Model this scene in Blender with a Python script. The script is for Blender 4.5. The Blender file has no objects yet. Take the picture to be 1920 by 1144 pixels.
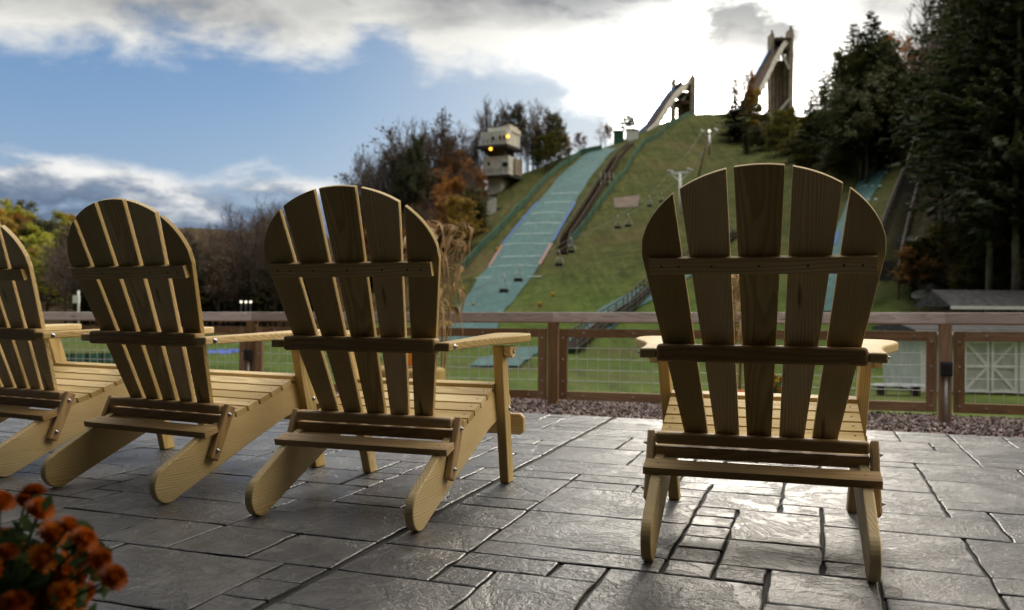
import bpy, bmesh, math, random
import numpy as np
from mathutils import Vector, Matrix, Quaternion
random.seed(7)
R = math.radians
sc = bpy.context.scene
COL = sc.collection
# ------------------------------------------------------------------ camera
F, HC, PITCH, ROLL = 1606.4, 0.658, 0.0027, 0.007
cd = bpy.data.cameras.new('camera'); cam = bpy.data.objects.new('camera', cd); COL.objects.link(cam)
cam.matrix_world = Matrix.Translation((0, 0, HC)) @ Matrix.Rotation(math.pi/2+PITCH, 4, 'X') @ Matrix.Rotation(ROLL, 4, 'Z')
cd.sensor_width = 36; cd.lens = F/1920*36; cd.clip_start = .05; cd.clip_end = 6000
cd.dof.use_dof = True; cd.dof.focus_distance = 2.5; cd.dof.aperture_fstop = 3.7
sc.camera = cam
CM = cam.matrix_world.to_3x3()

def ray(px, py):
    d = CM @ Vector(((px-960)/F, -(py-572)/F, -1)); return d / d.y
def at(px, py, Y):
    d = ray(px, py); return Vector((d.x*Y, Y, HC + d.z*Y))

# ------------------------------------------------------------------ node helpers
class NT:
    def __init__(s, nt): s.nt = nt; s.n = nt.nodes; s.l = nt.links
    def new(s, t, **k):
        o = s.n.new(t)
        for a, b in k.items(): setattr(o, a, b)
        return o
    def put(s, sock, v):
        if isinstance(v, bpy.types.NodeSocket): s.l.new(v, sock)
        elif v is not None:
            if hasattr(sock.default_value, '__len__') and not hasattr(v, '__len__'): v = (v,)*len(sock.default_value)
            if hasattr(sock.default_value, '__len__') and len(sock.default_value) == 4 and len(v) == 3: v = (*v, 1)
            sock.default_value = v
    def m(s, op, a, b=None, c=None, clamp=False):
        o = s.new('ShaderNodeMath', operation=op); o.use_clamp = clamp
        s.put(o.inputs[0], a)
        if b is not None: s.put(o.inputs[1], b)
        if c is not None: s.put(o.inputs[2], c)
        return o.outputs[0]
    def vm(s, op, a, b=None):
        o = s.new('ShaderNodeVectorMath', operation=op); s.put(o.inputs[0], a)
        if b is not None: s.put(o.inputs[1], b)
        return o.outputs[0]
    def mix(s, f, a, b, blend='MIX'):
        o = s.new('ShaderNodeMix', data_type='RGBA', blend_type=blend)
        s.put(o.inputs[0], f); s.put(o.inputs[6], a); s.put(o.inputs[7], b); return o.outputs[2]
    def smooth(s, v, a, b, c=0., d=1.):
        o = s.new('ShaderNodeMapRange', interpolation_type='SMOOTHSTEP')
        s.put(o.inputs[0], v)
        for i, x in enumerate((a, b, c, d)): s.put(o.inputs[i+1], x)
        return o.outputs[0]
    def lin(s, v, a, b, c=0., d=1.):
        o = s.new('ShaderNodeMapRange'); s.put(o.inputs[0], v)
        for i, x in enumerate((a, b, c, d)): s.put(o.inputs[i+1], x)
        return o.outputs[0]
    def noise(s, vec, scale, detail=4, rough=.55, dist=0., col=False):
        o = s.new('ShaderNodeTexNoise'); s.put(o.inputs['Vector'], vec)
        s.put(o.inputs['Scale'], scale); s.put(o.inputs['Detail'], detail); s.put(o.inputs['Roughness'], rough)
        s.put(o.inputs['Distortion'], dist); return o.outputs['Color' if col else 'Fac']
    def ramp(s, f, pts):
        o = s.new('ShaderNodeValToRGB'); s.put(o.inputs[0], f); e = o.color_ramp.elements
        while len(e) < len(pts): e.new(.5)
        for q, (p, c) in zip(e, pts): q.position = p; q.color = (*c, 1)
        return o.outputs[0]
    def comb(s, x, y, z):
        o = s.new('ShaderNodeCombineXYZ')
        for i, v in enumerate((x, y, z)): s.put(o.inputs[i], v)
        return o.outputs[0]
    def sep(s, v):
        o = s.new('ShaderNodeSeparateXYZ'); s.put(o.inputs[0], v); return o.outputs
    def bump(s, h, dist, strength=1., normal=None):
        o = s.new('ShaderNodeBump'); s.put(o.inputs['Height'], h); s.put(o.inputs['Distance'], dist)
        s.put(o.inputs['Strength'], strength)
        if normal is not None: s.put(o.inputs['Normal'], normal)
        return o.outputs[0]

def mat(name, fn):
    m = bpy.data.materials.new(name); m.use_nodes = True
    t = NT(m.node_tree); b = t.n['Principled BSDF']; fn(t, b); return m
def pb(t, b, col=None, rough=None, normal=None, metal=None, spec=None):
    if col is not None: t.put(b.inputs['Base Color'], col)
    if rough is not None: t.put(b.inputs['Roughness'], rough)
    if normal is not None: t.put(b.inputs['Normal'], normal)
    if metal is not None: t.put(b.inputs['Metallic'], metal)
    if spec is not None: t.put(b.inputs['Specular IOR Level'], spec)
def objco(t): return t.new('ShaderNodeTexCoord').outputs['Object']
def geopos(t): return t.new('ShaderNodeNewGeometry').outputs['Position']

# ------------------------------------------------------------------ materials
def wood(name, dark, mid, light, rough=.55, ring=55., knots=False):
    def f(t, b):
        a = t.new('ShaderNodeAttribute', attribute_name='gco').outputs['Vector']
        s = t.sep(a)
        low = t.noise(t.comb(t.m('MULTIPLY', s[0], 1.1), t.m('MULTIPLY', s[1], 7), t.m('MULTIPLY', s[2], 7)), 1., 2, .5)
        low2 = t.noise(t.comb(t.m('MULTIPLY', s[0], 3), t.m('MULTIPLY', s[1], 30), t.m('MULTIPLY', s[2], 30)), 1., 3, .6)
        r = t.m('SQRT', t.m('ADD', t.m('POWER', s[1], 2), t.m('POWER', t.m('ADD', s[2], .11), 2)))
        r = t.m('ADD', r, t.m('MULTIPLY', t.m('SUBTRACT', low, .5), .07))
        r = t.m('ADD', r, t.m('MULTIPLY', t.m('SUBTRACT', low2, .5), .006))
        w = t.m('FRACT', t.m('MULTIPLY', r, ring*3.4))
        w = t.m('MULTIPLY', t.smooth(w, .15, .86), t.smooth(w, 1., .9))
        fine = t.noise(t.comb(t.m('MULTIPLY', s[0], 8), t.m('MULTIPLY', s[1], 420), t.m('MULTIPLY', s[2], 420)), 1., 3, .7)
        big = t.noise(t.vm('MULTIPLY', a, (1.5, 5, 5)), 1.3, 3, .5)
        c = t.mix(t.smooth(big, .3, .7), mid, light)
        c = t.mix(t.m('MULTIPLY', w, .42), c, dark)
        kn = t.new('ShaderNodeTexVoronoi'); t.put(kn.inputs['Vector'], t.vm('MULTIPLY', a, (1.5, 9, 0))); kn.inputs['Scale'].default_value = 1.
        kr = t.m('MULTIPLY', t.smooth(kn.outputs['Distance'], .075, .03), t.smooth(t.sep(kn.outputs['Color'])[0], .62, .66))
        c = t.mix(t.m('MULTIPLY', kr, .75), c, (dark[0]*.4, dark[1]*.35, dark[2]*.3))
        c = t.mix(t.m('MULTIPLY', t.smooth(fine, .45, .8), .28), c, dark)
        if knots:
            k = t.new('ShaderNodeTexVoronoi'); t.put(k.inputs['Vector'], t.vm('MULTIPLY', a, (3.2, 16, 0))); k.inputs['Scale'].default_value = .8
            c = t.mix(t.m('MULTIPLY', t.smooth(k.outputs['Distance'], .16, .05), .8), c, (dark[0]*.35, dark[1]*.35, dark[2]*.35))
        rnd = t.new('ShaderNodeObjectInfo').outputs['Random']
        h = t.new('ShaderNodeHueSaturation'); t.put(h.inputs['Color'], c)
        t.put(h.inputs['Value'], t.lin(rnd, 0, 1, .74, 1.18)); t.put(h.inputs['Saturation'], t.lin(rnd, 0, 1, 1.12, .90))
        pb(t, b, h.outputs[0], t.lin(fine, .3, .8, rough-.05, rough+.12), t.bump(t.m('ADD', fine, t.m('MULTIPLY', w, .6)), .0006, .7), spec=.4)
    return mat(name, f)
M = {}
M['pine'] = wood('pine wood', (.22, .14, .048), (.56, .41, .18), (.74, .58, .30))
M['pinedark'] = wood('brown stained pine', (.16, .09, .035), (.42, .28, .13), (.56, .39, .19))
M['cedar'] = wood('stained fence wood', (.08, .042, .02), (.23, .13, .065), (.33, .20, .105), .6, 40)
M['cap'] = wood('weathered cap wood', (.22, .17, .155), (.50, .42, .385), (.64, .55, .51), .6, 45, True)
M['planks'] = wood('grey plank', (.03, .024, .018), (.085, .07, .055), (.15, .125, .10), .8, 25)

def _slate(t, b):
    p = geopos(t)
    id_ = t.new('ShaderNodeAttribute', attribute_name='stone').outputs['Fac']
    off = t.comb(t.m('MULTIPLY', id_, 37), t.m('MULTIPLY', id_, 91), t.m('MULTIPLY', id_, 13))
    q = t.vm('ADD', p, off)
    n1 = t.noise(q, 2.2, 6, .6, .6); n2 = t.noise(q, 9, 8, .68, 1.2); n3 = t.noise(q, 70, 4, .7)
    rid = t.noise(q, 3.2, 8, .68, .5)
    ridge = t.m('ABSOLUTE', t.m('SUBTRACT', rid, .5))
    c = t.ramp(n1, [(.25, (.014, .014, .016)), (.5, (.042, .042, .044)), (.75, (.11, .105, .10))])
    c = t.mix(t.smooth(n2, .5, .75), c, (.15, .143, .135))
    c = t.mix(t.m('MULTIPLY', t.smooth(ridge, .035, .0), .45), c, (.015, .015, .015))
    c = t.mix(t.m('MULTIPLY', id_, .35), c, (.03, .03, .033))
    c = t.mix(t.smooth(n3, .62, .8, 0, .5), c, (.17, .16, .145))
    h = t.m('ADD', t.m('MULTIPLY', n2, .8), t.m('MULTIPLY', t.smooth(ridge, 0, .05), .45))
    h = t.m('ADD', h, t.m('MULTIPLY', n3, .5)); h = t.m('ADD', h, t.m('MULTIPLY', n1, 1.2))
    pb(t, b, c, t.lin(n2, .3, .7, .36, .58), t.bump(h, .008, 1.), spec=.9); t.put(b.inputs['Coat Weight'], t.lin(n1, .3, .7, .25, .8)); t.put(b.inputs['Coat Roughness'], t.m('ADD', t.lin(n1, .35, .65, .12, .34), t.lin(n2, .3, .7, -.03, .08))); t.put(b.inputs['Coat Normal'], t.bump(h, .0045, 1.)); t.put(b.inputs['Coat IOR'], 1.7)
M['slate'] = mat('stamped wet slate', _slate)
M['grout'] = mat('dark joint', lambda t, b: pb(t, b, t.ramp(t.noise(geopos(t), 60, 4), [(.3, (.008,)*3), (.7, (.03, .029, .027))]), .8))

def _ground(t, b):
    p = geopos(t)
    n1 = t.noise(p, .035, 5, .6); n2 = t.noise(p, .35, 6, .65, .5); n3 = t.noise(p, 4., 6, .7)
    s = t.sep(p)
    c = t.ramp(n2, [(.3, (.036, .042, .011)), (.5, (.064, .074, .018)), (.7, (.10, .095, .030))])
    flat = t.smooth(s[2], 9, -2)
    c = t.mix(t.m('MULTIPLY', flat, .8), c, t.ramp(n2, [(.3, (.055, .10, .015)), (.6, (.10, .155, .026)), (.8, (.16, .17, .045))]))
    c = t.mix(t.smooth(n1, .5, .68, 0, .75), c, (.11, .082, .036))
    trk = t.noise(t.comb(t.m('MULTIPLY', s[0], .9), t.m('MULTIPLY', s[1], .10), t.m('MULTIPLY', s[2], .06)), 1., 5, .65)
    c = t.mix(t.smooth(trk, .5, .7, 0, .6), c, (.034, .036, .014)); c = t.mix(t.smooth(trk, .47, .34, 0, .5), c, (.125, .125, .045))
    c = t.mix(t.smooth(n3, .5, .8, 0, .55), c, (.03, .036, .012))
    n4 = t.noise(p, 1.1, 8, .75, .4); c = t.mix(t.smooth(n4, .5, .66, 0, .6), c, (.028, .032, .010)); c = t.mix(t.smooth(n4, .46, .34, 0, .45), c, (.15, .145, .055))
    # forest floor to the right: dark leaf litter and rock
    fr = t.m('MULTIPLY', t.smooth(t.m('DIVIDE', s[0], t.m('MAXIMUM', s[1], 1.)), .425, .50), t.smooth(s[1], 40, 52))
    rock = t.smooth(t.noise(p, .9, 6, .6, .3), .56, .64)
    dirt = t.ramp(n3, [(.3, (.012, .010, .006)), (.6, (.045, .033, .018)), (.8, (.09, .062, .03))])
    c = t.mix(fr, c, t.mix(t.m('MULTIPLY', rock, .7), dirt, (.13, .125, .115)))
    fl = t.m('MULTIPLY', t.smooth(t.m('DIVIDE', s[0], t.m('MAXIMUM', s[1], 1.)), -.02, -.1), t.smooth(s[1], 110, 130))
    c = t.mix(fl, c, t.mix(t.smooth(n2, .4, .6), (.03, .022, .012), (.09, .06, .02)))
    pb(t, b, c, .95, t.bump(t.m('ADD', n3, n2), .25, .7), spec=.1)
M['ground'] = mat('autumn grass', _ground)

def simple(name, c1, c2, scale=5., rough=.7, metal=0., bd=.0, spec=.5, detail=5):
    def f(t, b):
        n = t.noise(objco(t), scale, detail, .6)
        pb(t, b, t.mix(t.smooth(n, .32, .68), c1, c2), rough, t.bump(n, bd, .6) if bd else None, metal, spec)
    return mat(name, f)
M['steel'] = simple('galvanised steel', (.42, .42, .43), (.62, .62, .63), 60, .32, 1.)
M['liftgrey'] = simple('light grey paint', (.42, .43, .43), (.55, .56, .56), 3, .5)
M['screw'] = simple('dark screw', (.03, .027, .024), (.12, .11, .10), 90, .45, .8)
M['wire'] = simple('galvanised wire', (.42, .43, .44), (.58, .58, .58), 30, .45, 0.)
M['bark'] = simple('bark', (.05, .04, .03), (.15, .12, .095), 6, .95, 0, .05, .1)
M['palebark'] = simple('pale bark', (.10, .085, .07), (.24, .21, .18), 4, .9, 0, .03, .1)
M['concrete'] = simple('weathered concrete', (.30, .25, .19), (.50, .43, .34), .35, .85, 0, .03, .2)
M['tanpanel'] = simple('tan panel', (.56, .55, .50), (.72, .71, .65), .8, .8, 0, .0, .2)
M['white'] = simple('white paint', (.78, .79, .76), (.86, .86, .83), 2, .6)
M['sage'] = simple('pale siding', (.42, .45, .40), (.55, .58, .52), 2, .7)
M['dark'] = simple('dark frame', (.016, .015, .015), (.045, .042, .038), 3, .6)
M['plastic'] = simple('black plastic', (.010, .010, .011), (.02, .02, .021), 20, .35)
M['shingle'] = simple('asphalt shingle', (.035, .034, .035), (.075, .07, .07), 3, .9, 0, .02, .2)
M['blueedge'] = simple('blue rail', (.10, .22, .42), (.16, .32, .55), 2, .5)
M['blue'] = simple('blue line', (.025, .08, .24), (.04, .11, .32), 1, .6)
M['redline'] = simple('faded red line', (.22, .12, .10), (.30, .18, .15), 1, .7)
M['whiteline'] = simple('white line', (.16, .26, .24), (.32, .42, .39), 1, .7)
M['brown'] = simple('brown timber', (.05, .028, .016), (.13, .075, .04), 1.5, .85)
M['bluetarp'] = simple('blue tarpaulin', (.02, .05, .30), (.03, .09, .42), 2, .5)
M['glass'] = simple('dark window', (.012, .014, .016), (.03, .034, .04), 1, .15)
def _lamp(t, b):
    pb(t, b, (.9, .55, .1), .5); t.put(b.inputs['Emission Color'], (1., .52, .04)); t.put(b.inputs['Emission Strength'], 3.)
M['lampglow'] = mat('amber lamp', _lamp)
def _lampw(t, b):
    pb(t, b, (.9, .9, .8), .5); t.put(b.inputs['Emission Color'], (1., .93, .75)); t.put(b.inputs['Emission Strength'], 2.)
M['lampwhite'] = mat('white lamp', _lampw)
def _mat_teal(t, b):
    p = geopos(t); n = t.noise(p, .5, 5, .65, .8); s = t.sep(p)
    st = t.noise(t.comb(t.m('MULTIPLY', s[0], 2.), t.m('MULTIPLY', s[1], .25), 0), 1., 4, .6)
    c = t.ramp(n, [(.3, (.030, .080, .074)), (.55, (.048, .118, .108)), (.8, (.085, .17, .155))])
    c = t.mix(t.smooth(st, .5, .75, 0, .55), c, (.12, .21, .19))
    sq = t.m('FRACT', t.m('MULTIPLY', s[2], .8)); c = t.mix(t.m('MULTIPLY', t.smooth(sq, .1, 0.), .35), c, (.02, .08, .08))
    pb(t, b, c, .6, spec=.3)
M['teal'] = mat('plastic landing mat', _mat_teal)
def _net(t, b):
    n = t.noise(geopos(t), .6, 4); c = t.mix(n, (.02, .075, .05), (.05, .15, .10)); pb(t, b, c, .8)
M['net'] = mat('green netting', _net)
def leaf(name, pts, trans=.35, rough=.6):
    def f(t, b):
        n = t.noise(geopos(t), .9, 3, .7); n2 = t.noise(geopos(t), 9., 2, .5)
        rnd = t.new('ShaderNodeObjectInfo').outputs['Random']
        v = t.m('ADD', t.m('MULTIPLY', n, .6), t.m('ADD', t.m('MULTIPLY', n2, .35), t.m('MULTIPLY', t.m('SUBTRACT', rnd, .5), .35)))
        c = t.ramp(v, pts)
        pb(t, b, c, rough, spec=.2)
        tr = t.new('ShaderNodeBsdfTranslucent'); t.put(tr.inputs[0], c)
        mx = t.new('ShaderNodeMixShader'); mx.inputs[0].default_value = trans
        out = t.n['Material Output']; t.l.new(b.outputs[0], mx.inputs[1]); t.l.new(tr.outputs[0], mx.inputs[2]); t.l.new(mx.outputs[0], out.inputs[0])
    return mat(name, f)
M['needle'] = leaf('dark needles', [(.25, (.018, .026, .011)), (.5, (.052, .064, .021)), (.75, (.135, .135, .042))], .3)
M['needle2'] = leaf('olive needles', [(.25, (.022, .032, .010)), (.5, (.05, .065, .018)), (.75, (.095, .105, .03))], .25)
M['gold'] = leaf('golden leaves', [(.25, (.20, .13, .015)), (.5, (.42, .27, .035)), (.75, (.58, .44, .08))])
M['rust'] = leaf('rust leaves', [(.25, (.10, .042, .012)), (.5, (.27, .115, .025)), (.75, (.44, .22, .055))])
M['olive'] = leaf('olive leaves', [(.25, (.03, .035, .008)), (.5, (.09, .085, .016)), (.75, (.19, .16, .03))])
M['drab'] = leaf('brown leaves', [(.25, (.06, .04, .022)), (.5, (.13, .085, .045)), (.75, (.22, .15, .08))])
M['yellowgreen'] = leaf('yellow green leaves', [(.25, (.12, .13, .015)), (.5, (.28, .29, .03)), (.75, (.46, .44, .06))])
M['twig'] = simple('twigs', (.085, .066, .055), (.20, .155, .13), 3, .95, 0, 0, .1)
M['corn'] = leaf('dry corn leaf', [(.25, (.26, .16, .07)), (.5, (.52, .37, .19)), (.75, (.74, .58, .36))], .35)
M['straw'] = leaf('straw', [(.25, (.24, .15, .04)), (.5, (.42, .29, .10)), (.75, (.6, .45, .2))], .2)
M['petal'] = leaf('orange petals', [(.28, (.15, .024, .002)), (.5, (.46, .11, .005)), (.72, (.70, .24, .016))], .3)
M['petaly'] = leaf('yellow petals', [(.25, (.5, .22, .01)), (.5, (.7, .4, .02)), (.75, (.8, .55, .04))], .3)
M['stemleaf'] = leaf('plant leaves', [(.25, (.02, .045, .012)), (.5, (.055, .095, .028)), (.75, (.11, .15, .055))], .3)
M['pumpkin'] = simple('pumpkin skin', (.55, .13, .01), (.75, .24, .02), 6, .4)
M['terracotta'] = simple('terracotta', (.52, .16, .05), (.66, .24, .09), 8, .75)
M['pot'] = simple('dark glazed pot', (.05, .045, .04), (.10, .09, .08), 6, .5)
M['stone'] = simple('reddish gravel', (.09, .055, .05), (.36, .27, .25), 9., .85, 0, 0, .25, 6)
M['steps'] = simple('rock', (.07, .068, .06), (.22, .21, .19), 1.4, .9, 0, .1)

# ------------------------------------------------------------------ object helpers
def tag(o, label, cat=None, group=None):
    o['label'] = label
    if cat: o['category'] = cat
    if group: o['group'] = group
    return o
def thing(name, label, cat, loc=(0, 0, 0), rz=0., group=None):
    o = bpy.data.objects.new(name, None); COL.objects.link(o); o.empty_display_size = .1
    o.location = loc; o.rotation_euler = (0, 0, rz); tag(o, label, cat, group); return o
class MB:
    """collects geometry for one mesh object"""
    def __init__(s): s.v = []; s.f = []; s.mi = []; s.g = []; s.sm = []
    def add(s, vs, fs, mi=0, g=None, smooth=False):
        o = len(s.v); s.v += [tuple(v) for v in vs]; s.f += [tuple(o+i for i in f) for f in fs]
        s.mi += [mi]*len(fs); s.sm += [smooth]*len(fs)
        s.g += [tuple(x) for x in (g if g is not None else vs)]
    def prism(s, poly, t, org, ax, ay, az, mi=0, along=0, smooth=False):
        """poly in (a,b) plane along ax,ay; extruded -t/2..t/2 along az"""
        n = len(poly); ax, ay, az, org = Vector(ax), Vector(ay), Vector(az), Vector(org)
        vs, gs = [], []; ro = (random.uniform(0, 30), random.uniform(-.06, .06), random.uniform(-.02, .03))
        for k in (-.5, .5):
            for a, b in poly:
                vs.append(org + ax*a + ay*b + az*(k*t))
                l = (a, b, k*t) if along == 0 else ((b, a, k*t) if along == 1 else (k*t, a, b))
                gs.append((l[0]+ro[0], l[1]+ro[1], l[2]+ro[2]))
        fs = [tuple(range(n-1, -1, -1)), tuple(range(n, 2*n))] + [(i, (i+1) % n, n+(i+1) % n, n+i) for i in range(n)]
        if ax.cross(ay).dot(az) < 0: fs = [tuple(reversed(f)) for f in fs]
        s.add(vs, fs, mi, gs, smooth)
    def box(s, c, size, mi=0, rot=None, along=None):
        sx, sy, sz = size; c = Vector(c)
        L = max(range(3), key=lambda i: size[i]) if along is None else along
        A = [Vector((1, 0, 0)), Vector((0, 1, 0)), Vector((0, 0, 1))]
        if rot is not None: A = [rot @ a for a in A]
        o = [i for i in range(3) if i != L]; w = o[0] if size[o[0]] >= size[o[1]] else o[1]; th = o[1] if w == o[0] else o[0]
        a, b = size[L]/2, size[w]/2
        s.prism([(-a, -b), (a, -b), (a, b), (-a, b)], size[th], c, A[L], A[w], A[th], mi)
    def beam(s, p, q, w, h, up=(0, 0, 1), mi=0):
        p, q = Vector(p), Vector(q); d = q-p; L = d.length; d.normalize()
        side = d.cross(Vector(up)).normalized(); u = side.cross(d)
        s.prism([(0, -w/2), (L, -w/2), (L, w/2), (0, w/2)], h, p, d, side, u, mi)
    def tube(s, pts, r, n=6, mi=0, cap=True):
        pts = [Vector(p) for p in pts]; rs = r if hasattr(r, '__len__') else [r]*len(pts)
        vs = []
        for i, p in enumerate(pts):
            d = (pts[min(i+1, len(pts)-1)] - pts[max(i-1, 0)]).normalized()
            a = d.orthogonal().normalized() if i == 0 else (a - d*a.dot(d)).normalized()
            b = d.cross(a)
            for k in range(n):
                th = 2*math.pi*k/n; vs.append(p + (a*math.cos(th)+b*math.sin(th))*rs[i])
        fs = [(i*n+k, i*n+(k+1) % n, (i+1)*n+(k+1) % n, (i+1)*n+k) for i in range(len(pts)-1) for k in range(n)]
        if cap: fs += [tuple(range(n-1, -1, -1)), tuple((len(pts)-1)*n+k for k in range(n))]
        s.add(vs, fs, mi, None, True)
    def disc(s, c, nrm, r, h, mi=0, n=8):
        c = Vector(c); nrm = Vector(nrm).normalized(); s.tube([c, c+nrm*h], r, n, mi)
    def lathe(s, prof, c=(0, 0, 0), n=20, mi=0, wob=None):
        vs = []
        for r, z in prof:
            for k in range(n):
                th = 2*math.pi*k/n; rr = r*(wob(th) if wob else 1)
                vs.append((c[0]+rr*math.cos(th), c[1]+rr*math.sin(th), c[2]+z))
        m = len(prof); fs = [(i*n+k, i*n+(k+1) % n, (i+1)*n+(k+1) % n, (i+1)*n+k) for i in range(m-1) for k in range(n)]
        fs += [tuple(range(n-1, -1, -1)), tuple((m-1)*n+k for k in range(n))]
        s.add(vs, fs, mi, None, True)
    def quad(s, c, a, b, mi=0): # centre and half vectors
        c, a, b = Vector(c), Vector(a), Vector(b)
        s.add([c-a-b, c+a-b, c+a+b, c-a+b], [(0, 1, 2, 3)], mi)
    def mesh(s, name, mats):
        me = bpy.data.meshes.new(name); me.from_pydata(s.v, [], s.f)
        for m in mats: me.materials.append(m)
        me.polygons.foreach_set('material_index', s.mi); me.polygons.foreach_set('use_smooth', s.sm)
        at_ = me.attributes.new('gco', 'FLOAT_VECTOR', 'POINT'); at_.data.foreach_set('vector', [x for g in s.g for x in g])
        me.update(); return me
    def build(s, name, mats, parent=None, bevel=0., seg=2):
        if not isinstance(mats, (list, tuple)): mats = [mats]
        o = bpy.data.objects.new(name, s.mesh(name, mats)); COL.objects.link(o)
        if parent: o.parent = parent
        if bevel:
            b = o.modifiers.new('bevel', 'BEVEL'); b.width = bevel; b.segments = seg; b.limit_method = 'ANGLE'; b.angle_limit = R(40)
        return o
def copy_tree(o, parent=None):
    c = o.copy(); COL.objects.link(c)
    if parent: c.parent = parent
    for ch in list(o.children): copy_tree(ch, c)
    return c
def structure(o): o['kind'] = 'structure'; return o

# ================================================================== WORLD
SUN_AZ, SUN_EL = R(17), R(16)
w = bpy.data.worlds.new('World'); sc.world = w; w.use_nodes = True
t = NT(w.node_tree); bg = t.n['Background']
sky = t.new('ShaderNodeTexSky', sky_type='NISHITA'); sky.sun_disc = False
sky.sun_elevation = SUN_EL; sky.sun_rotation = SUN_AZ; sky.air_density = 1.3; sky.dust_density = .6; sky.ozone_density = 2.
D = t.new('ShaderNodeTexCoord').outputs['Generated']
d = t.sep(D); az = t.m('ARCTAN2', d[0], d[1])
hr = t.m('SQRT', t.m('ADD', t.m('POWER', d[0], 2), t.m('POWER', d[1], 2)))
v = t.m('DIVIDE', d[2], t.m('MAXIMUM', hr, .02))
def azv(px, py):
    r_ = ray(px, py); return math.atan2(r_.x, 1), r_.z/math.hypot(r_.x, 1)
# noise coordinates: clouds flatten towards the horizon
P3 = t.comb(t.m('MULTIPLY', az, 1.), t.m('MULTIPLY', v, 1.9), .3)
big = t.noise(P3, 5.5, 9, .56, .35); med = t.noise(t.vm('ADD', P3, (3.1, 1.7, 0)), 13., 8, .58, .3)
wisp = t.noise(t.comb(t.m('MULTIPLY', az, 1.), t.m('MULTIPLY', v, 2.3), .9), 12., 10, .58, .12)
def curve(pts):   # az -> v through photo positions
    fc = t.new('ShaderNodeFloatCurve'); cu = fc.mapping.curves[0]
    A0, A1, V0, V1 = -.75, .75, -.1, .5
    q = [((azv(px, py)[0]-A0)/(A1-A0), (azv(px, py)[1]-V0)/(V1-V0)) for px, py in pts]
    while len(cu.points) < len(q): cu.points.new(.5, .5)
    for p_, l in zip(cu.points, q): p_.location = l
    fc.mapping.update(); t.put(fc.inputs[1], t.lin(az, A0, A1))
    return t.m('ADD', t.m('MULTIPLY', fc.outputs[0], V1-V0), V0)
vb = curve([(-500, 60), (0, 96), (200, 100), (400, 118), (560, 128), (640, 108), (700, 78), (760, 100), (800, 128), (860, 118), (900, 112), (960, 118), (1030, 150), (1100, 190), (1170, 240), (1240, 300), (1500, 520), (2400, 560)])
e1 = t.m('ADD', t.m('SUBTRACT', v, vb), t.m('ADD', t.m('MULTIPLY', t.m('SUBTRACT', big, .5), .13), t.m('MULTIPLY', t.m('SUBTRACT', med, .5), .09)))
m1 = t.smooth(e1, -.022, .040)
vl = curve([(-500, 280), (0, 276), (150, 282), (250, 302), (380, 330), (450, 318), (600, 330), (700, 400), (800, 470), (1000, 600), (2400, 640)])
e2 = t.m('ADD', t.m('SUBTRACT', vl, v), t.m('ADD', t.m('MULTIPLY', t.m('SUBTRACT', big, .5), .07), t.m('MULTIPLY', t.m('SUBTRACT', med, .5), .03)))
m2 = t.m('MULTIPLY', t.smooth(e2, -.008, .016), t.smooth(wisp, .31, .46, .22, 1.))
m2 = t.m('MULTIPLY', m2, t.smooth(v, .03, .08, .25, 1))
# shading of clouds
sunaz, sunv = azv(1335, 150)
def blob(px, py, ra, rv, p=1.):
    a0, v0 = azv(px, py)
    r2 = t.m('ADD', t.m('POWER', t.m('DIVIDE', t.m('SUBTRACT', az, a0), ra), 2), t.m('POWER', t.m('DIVIDE', t.m('SUBTRACT', v, v0), rv), 2))
    return t.m('EXPONENT', t.m('MULTIPLY', r2, -p))
glare = blob(1330, 190, .22, .13)
edge = t.smooth(e1, .0, .10, 1, 0)       # bright rim at the cloud's lower edge
shade = t.m('ADD', t.m('MULTIPLY', edge, .5), t.lin(t.m('ADD', t.m('MULTIPLY', big, .6), t.m('MULTIPLY', med, .5)), .36, .60, .05, .78))
shade = t.m('ADD', shade, t.m('MULTIPLY', glare, .75))
shade = t.m('SUBTRACT', shade, t.m('MULTIPLY', blob(1130, -10, .09, .035), .5))
shade = t.m('SUBTRACT', shade, t.m('MULTIPLY', blob(860, 20, .16, .035), .3))
shade = t.m('SUBTRACT', shade, t.m('MULTIPLY', blob(180, 20, .25, .03), .25))
gp = t.smooth(t.m('ADD', blob(1388, 92, .045, .05), t.m('ADD', t.m('MULTIPLY', t.m('SUBTRACT', big, .5), 2.4), t.m('MULTIPLY', t.m('SUBTRACT', med, .5), 2.2))), .32, .70, 0, .85)
gp = t.m('MULTIPLY', gp, t.smooth(blob(1388, 92, .06, .065), .1, .45))
shade = t.m('SUBTRACT', shade, t.m('MULTIPLY', gp, .72))
cc = t.ramp(t.lin(shade, 0, 1.4), [(0., (.17, .18, .20)), (.22, (.30, .31, .33)), (.45, (.56, .56, .56)), (.7, (.86, .85, .82)), (1., (1., .98, .94))])
low = t.ramp(t.lin(t.m('ADD', t.m('MULTIPLY', wisp, .85), t.m('ADD', t.m('MULTIPLY', t.smooth(e2, .06, .0), .2), t.smooth(v, .09, .16, -.07, .0))), .34, .66), [(0., (.15, .21, .31)), (.3, (.24, .30, .40)), (.55, (.50, .54, .60)), (.8, (.85, .85, .84)), (1., (.95, .94, .92))])
skyc = t.vm('MULTIPLY', sky.outputs[0], (.115, .115, .115))
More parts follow.
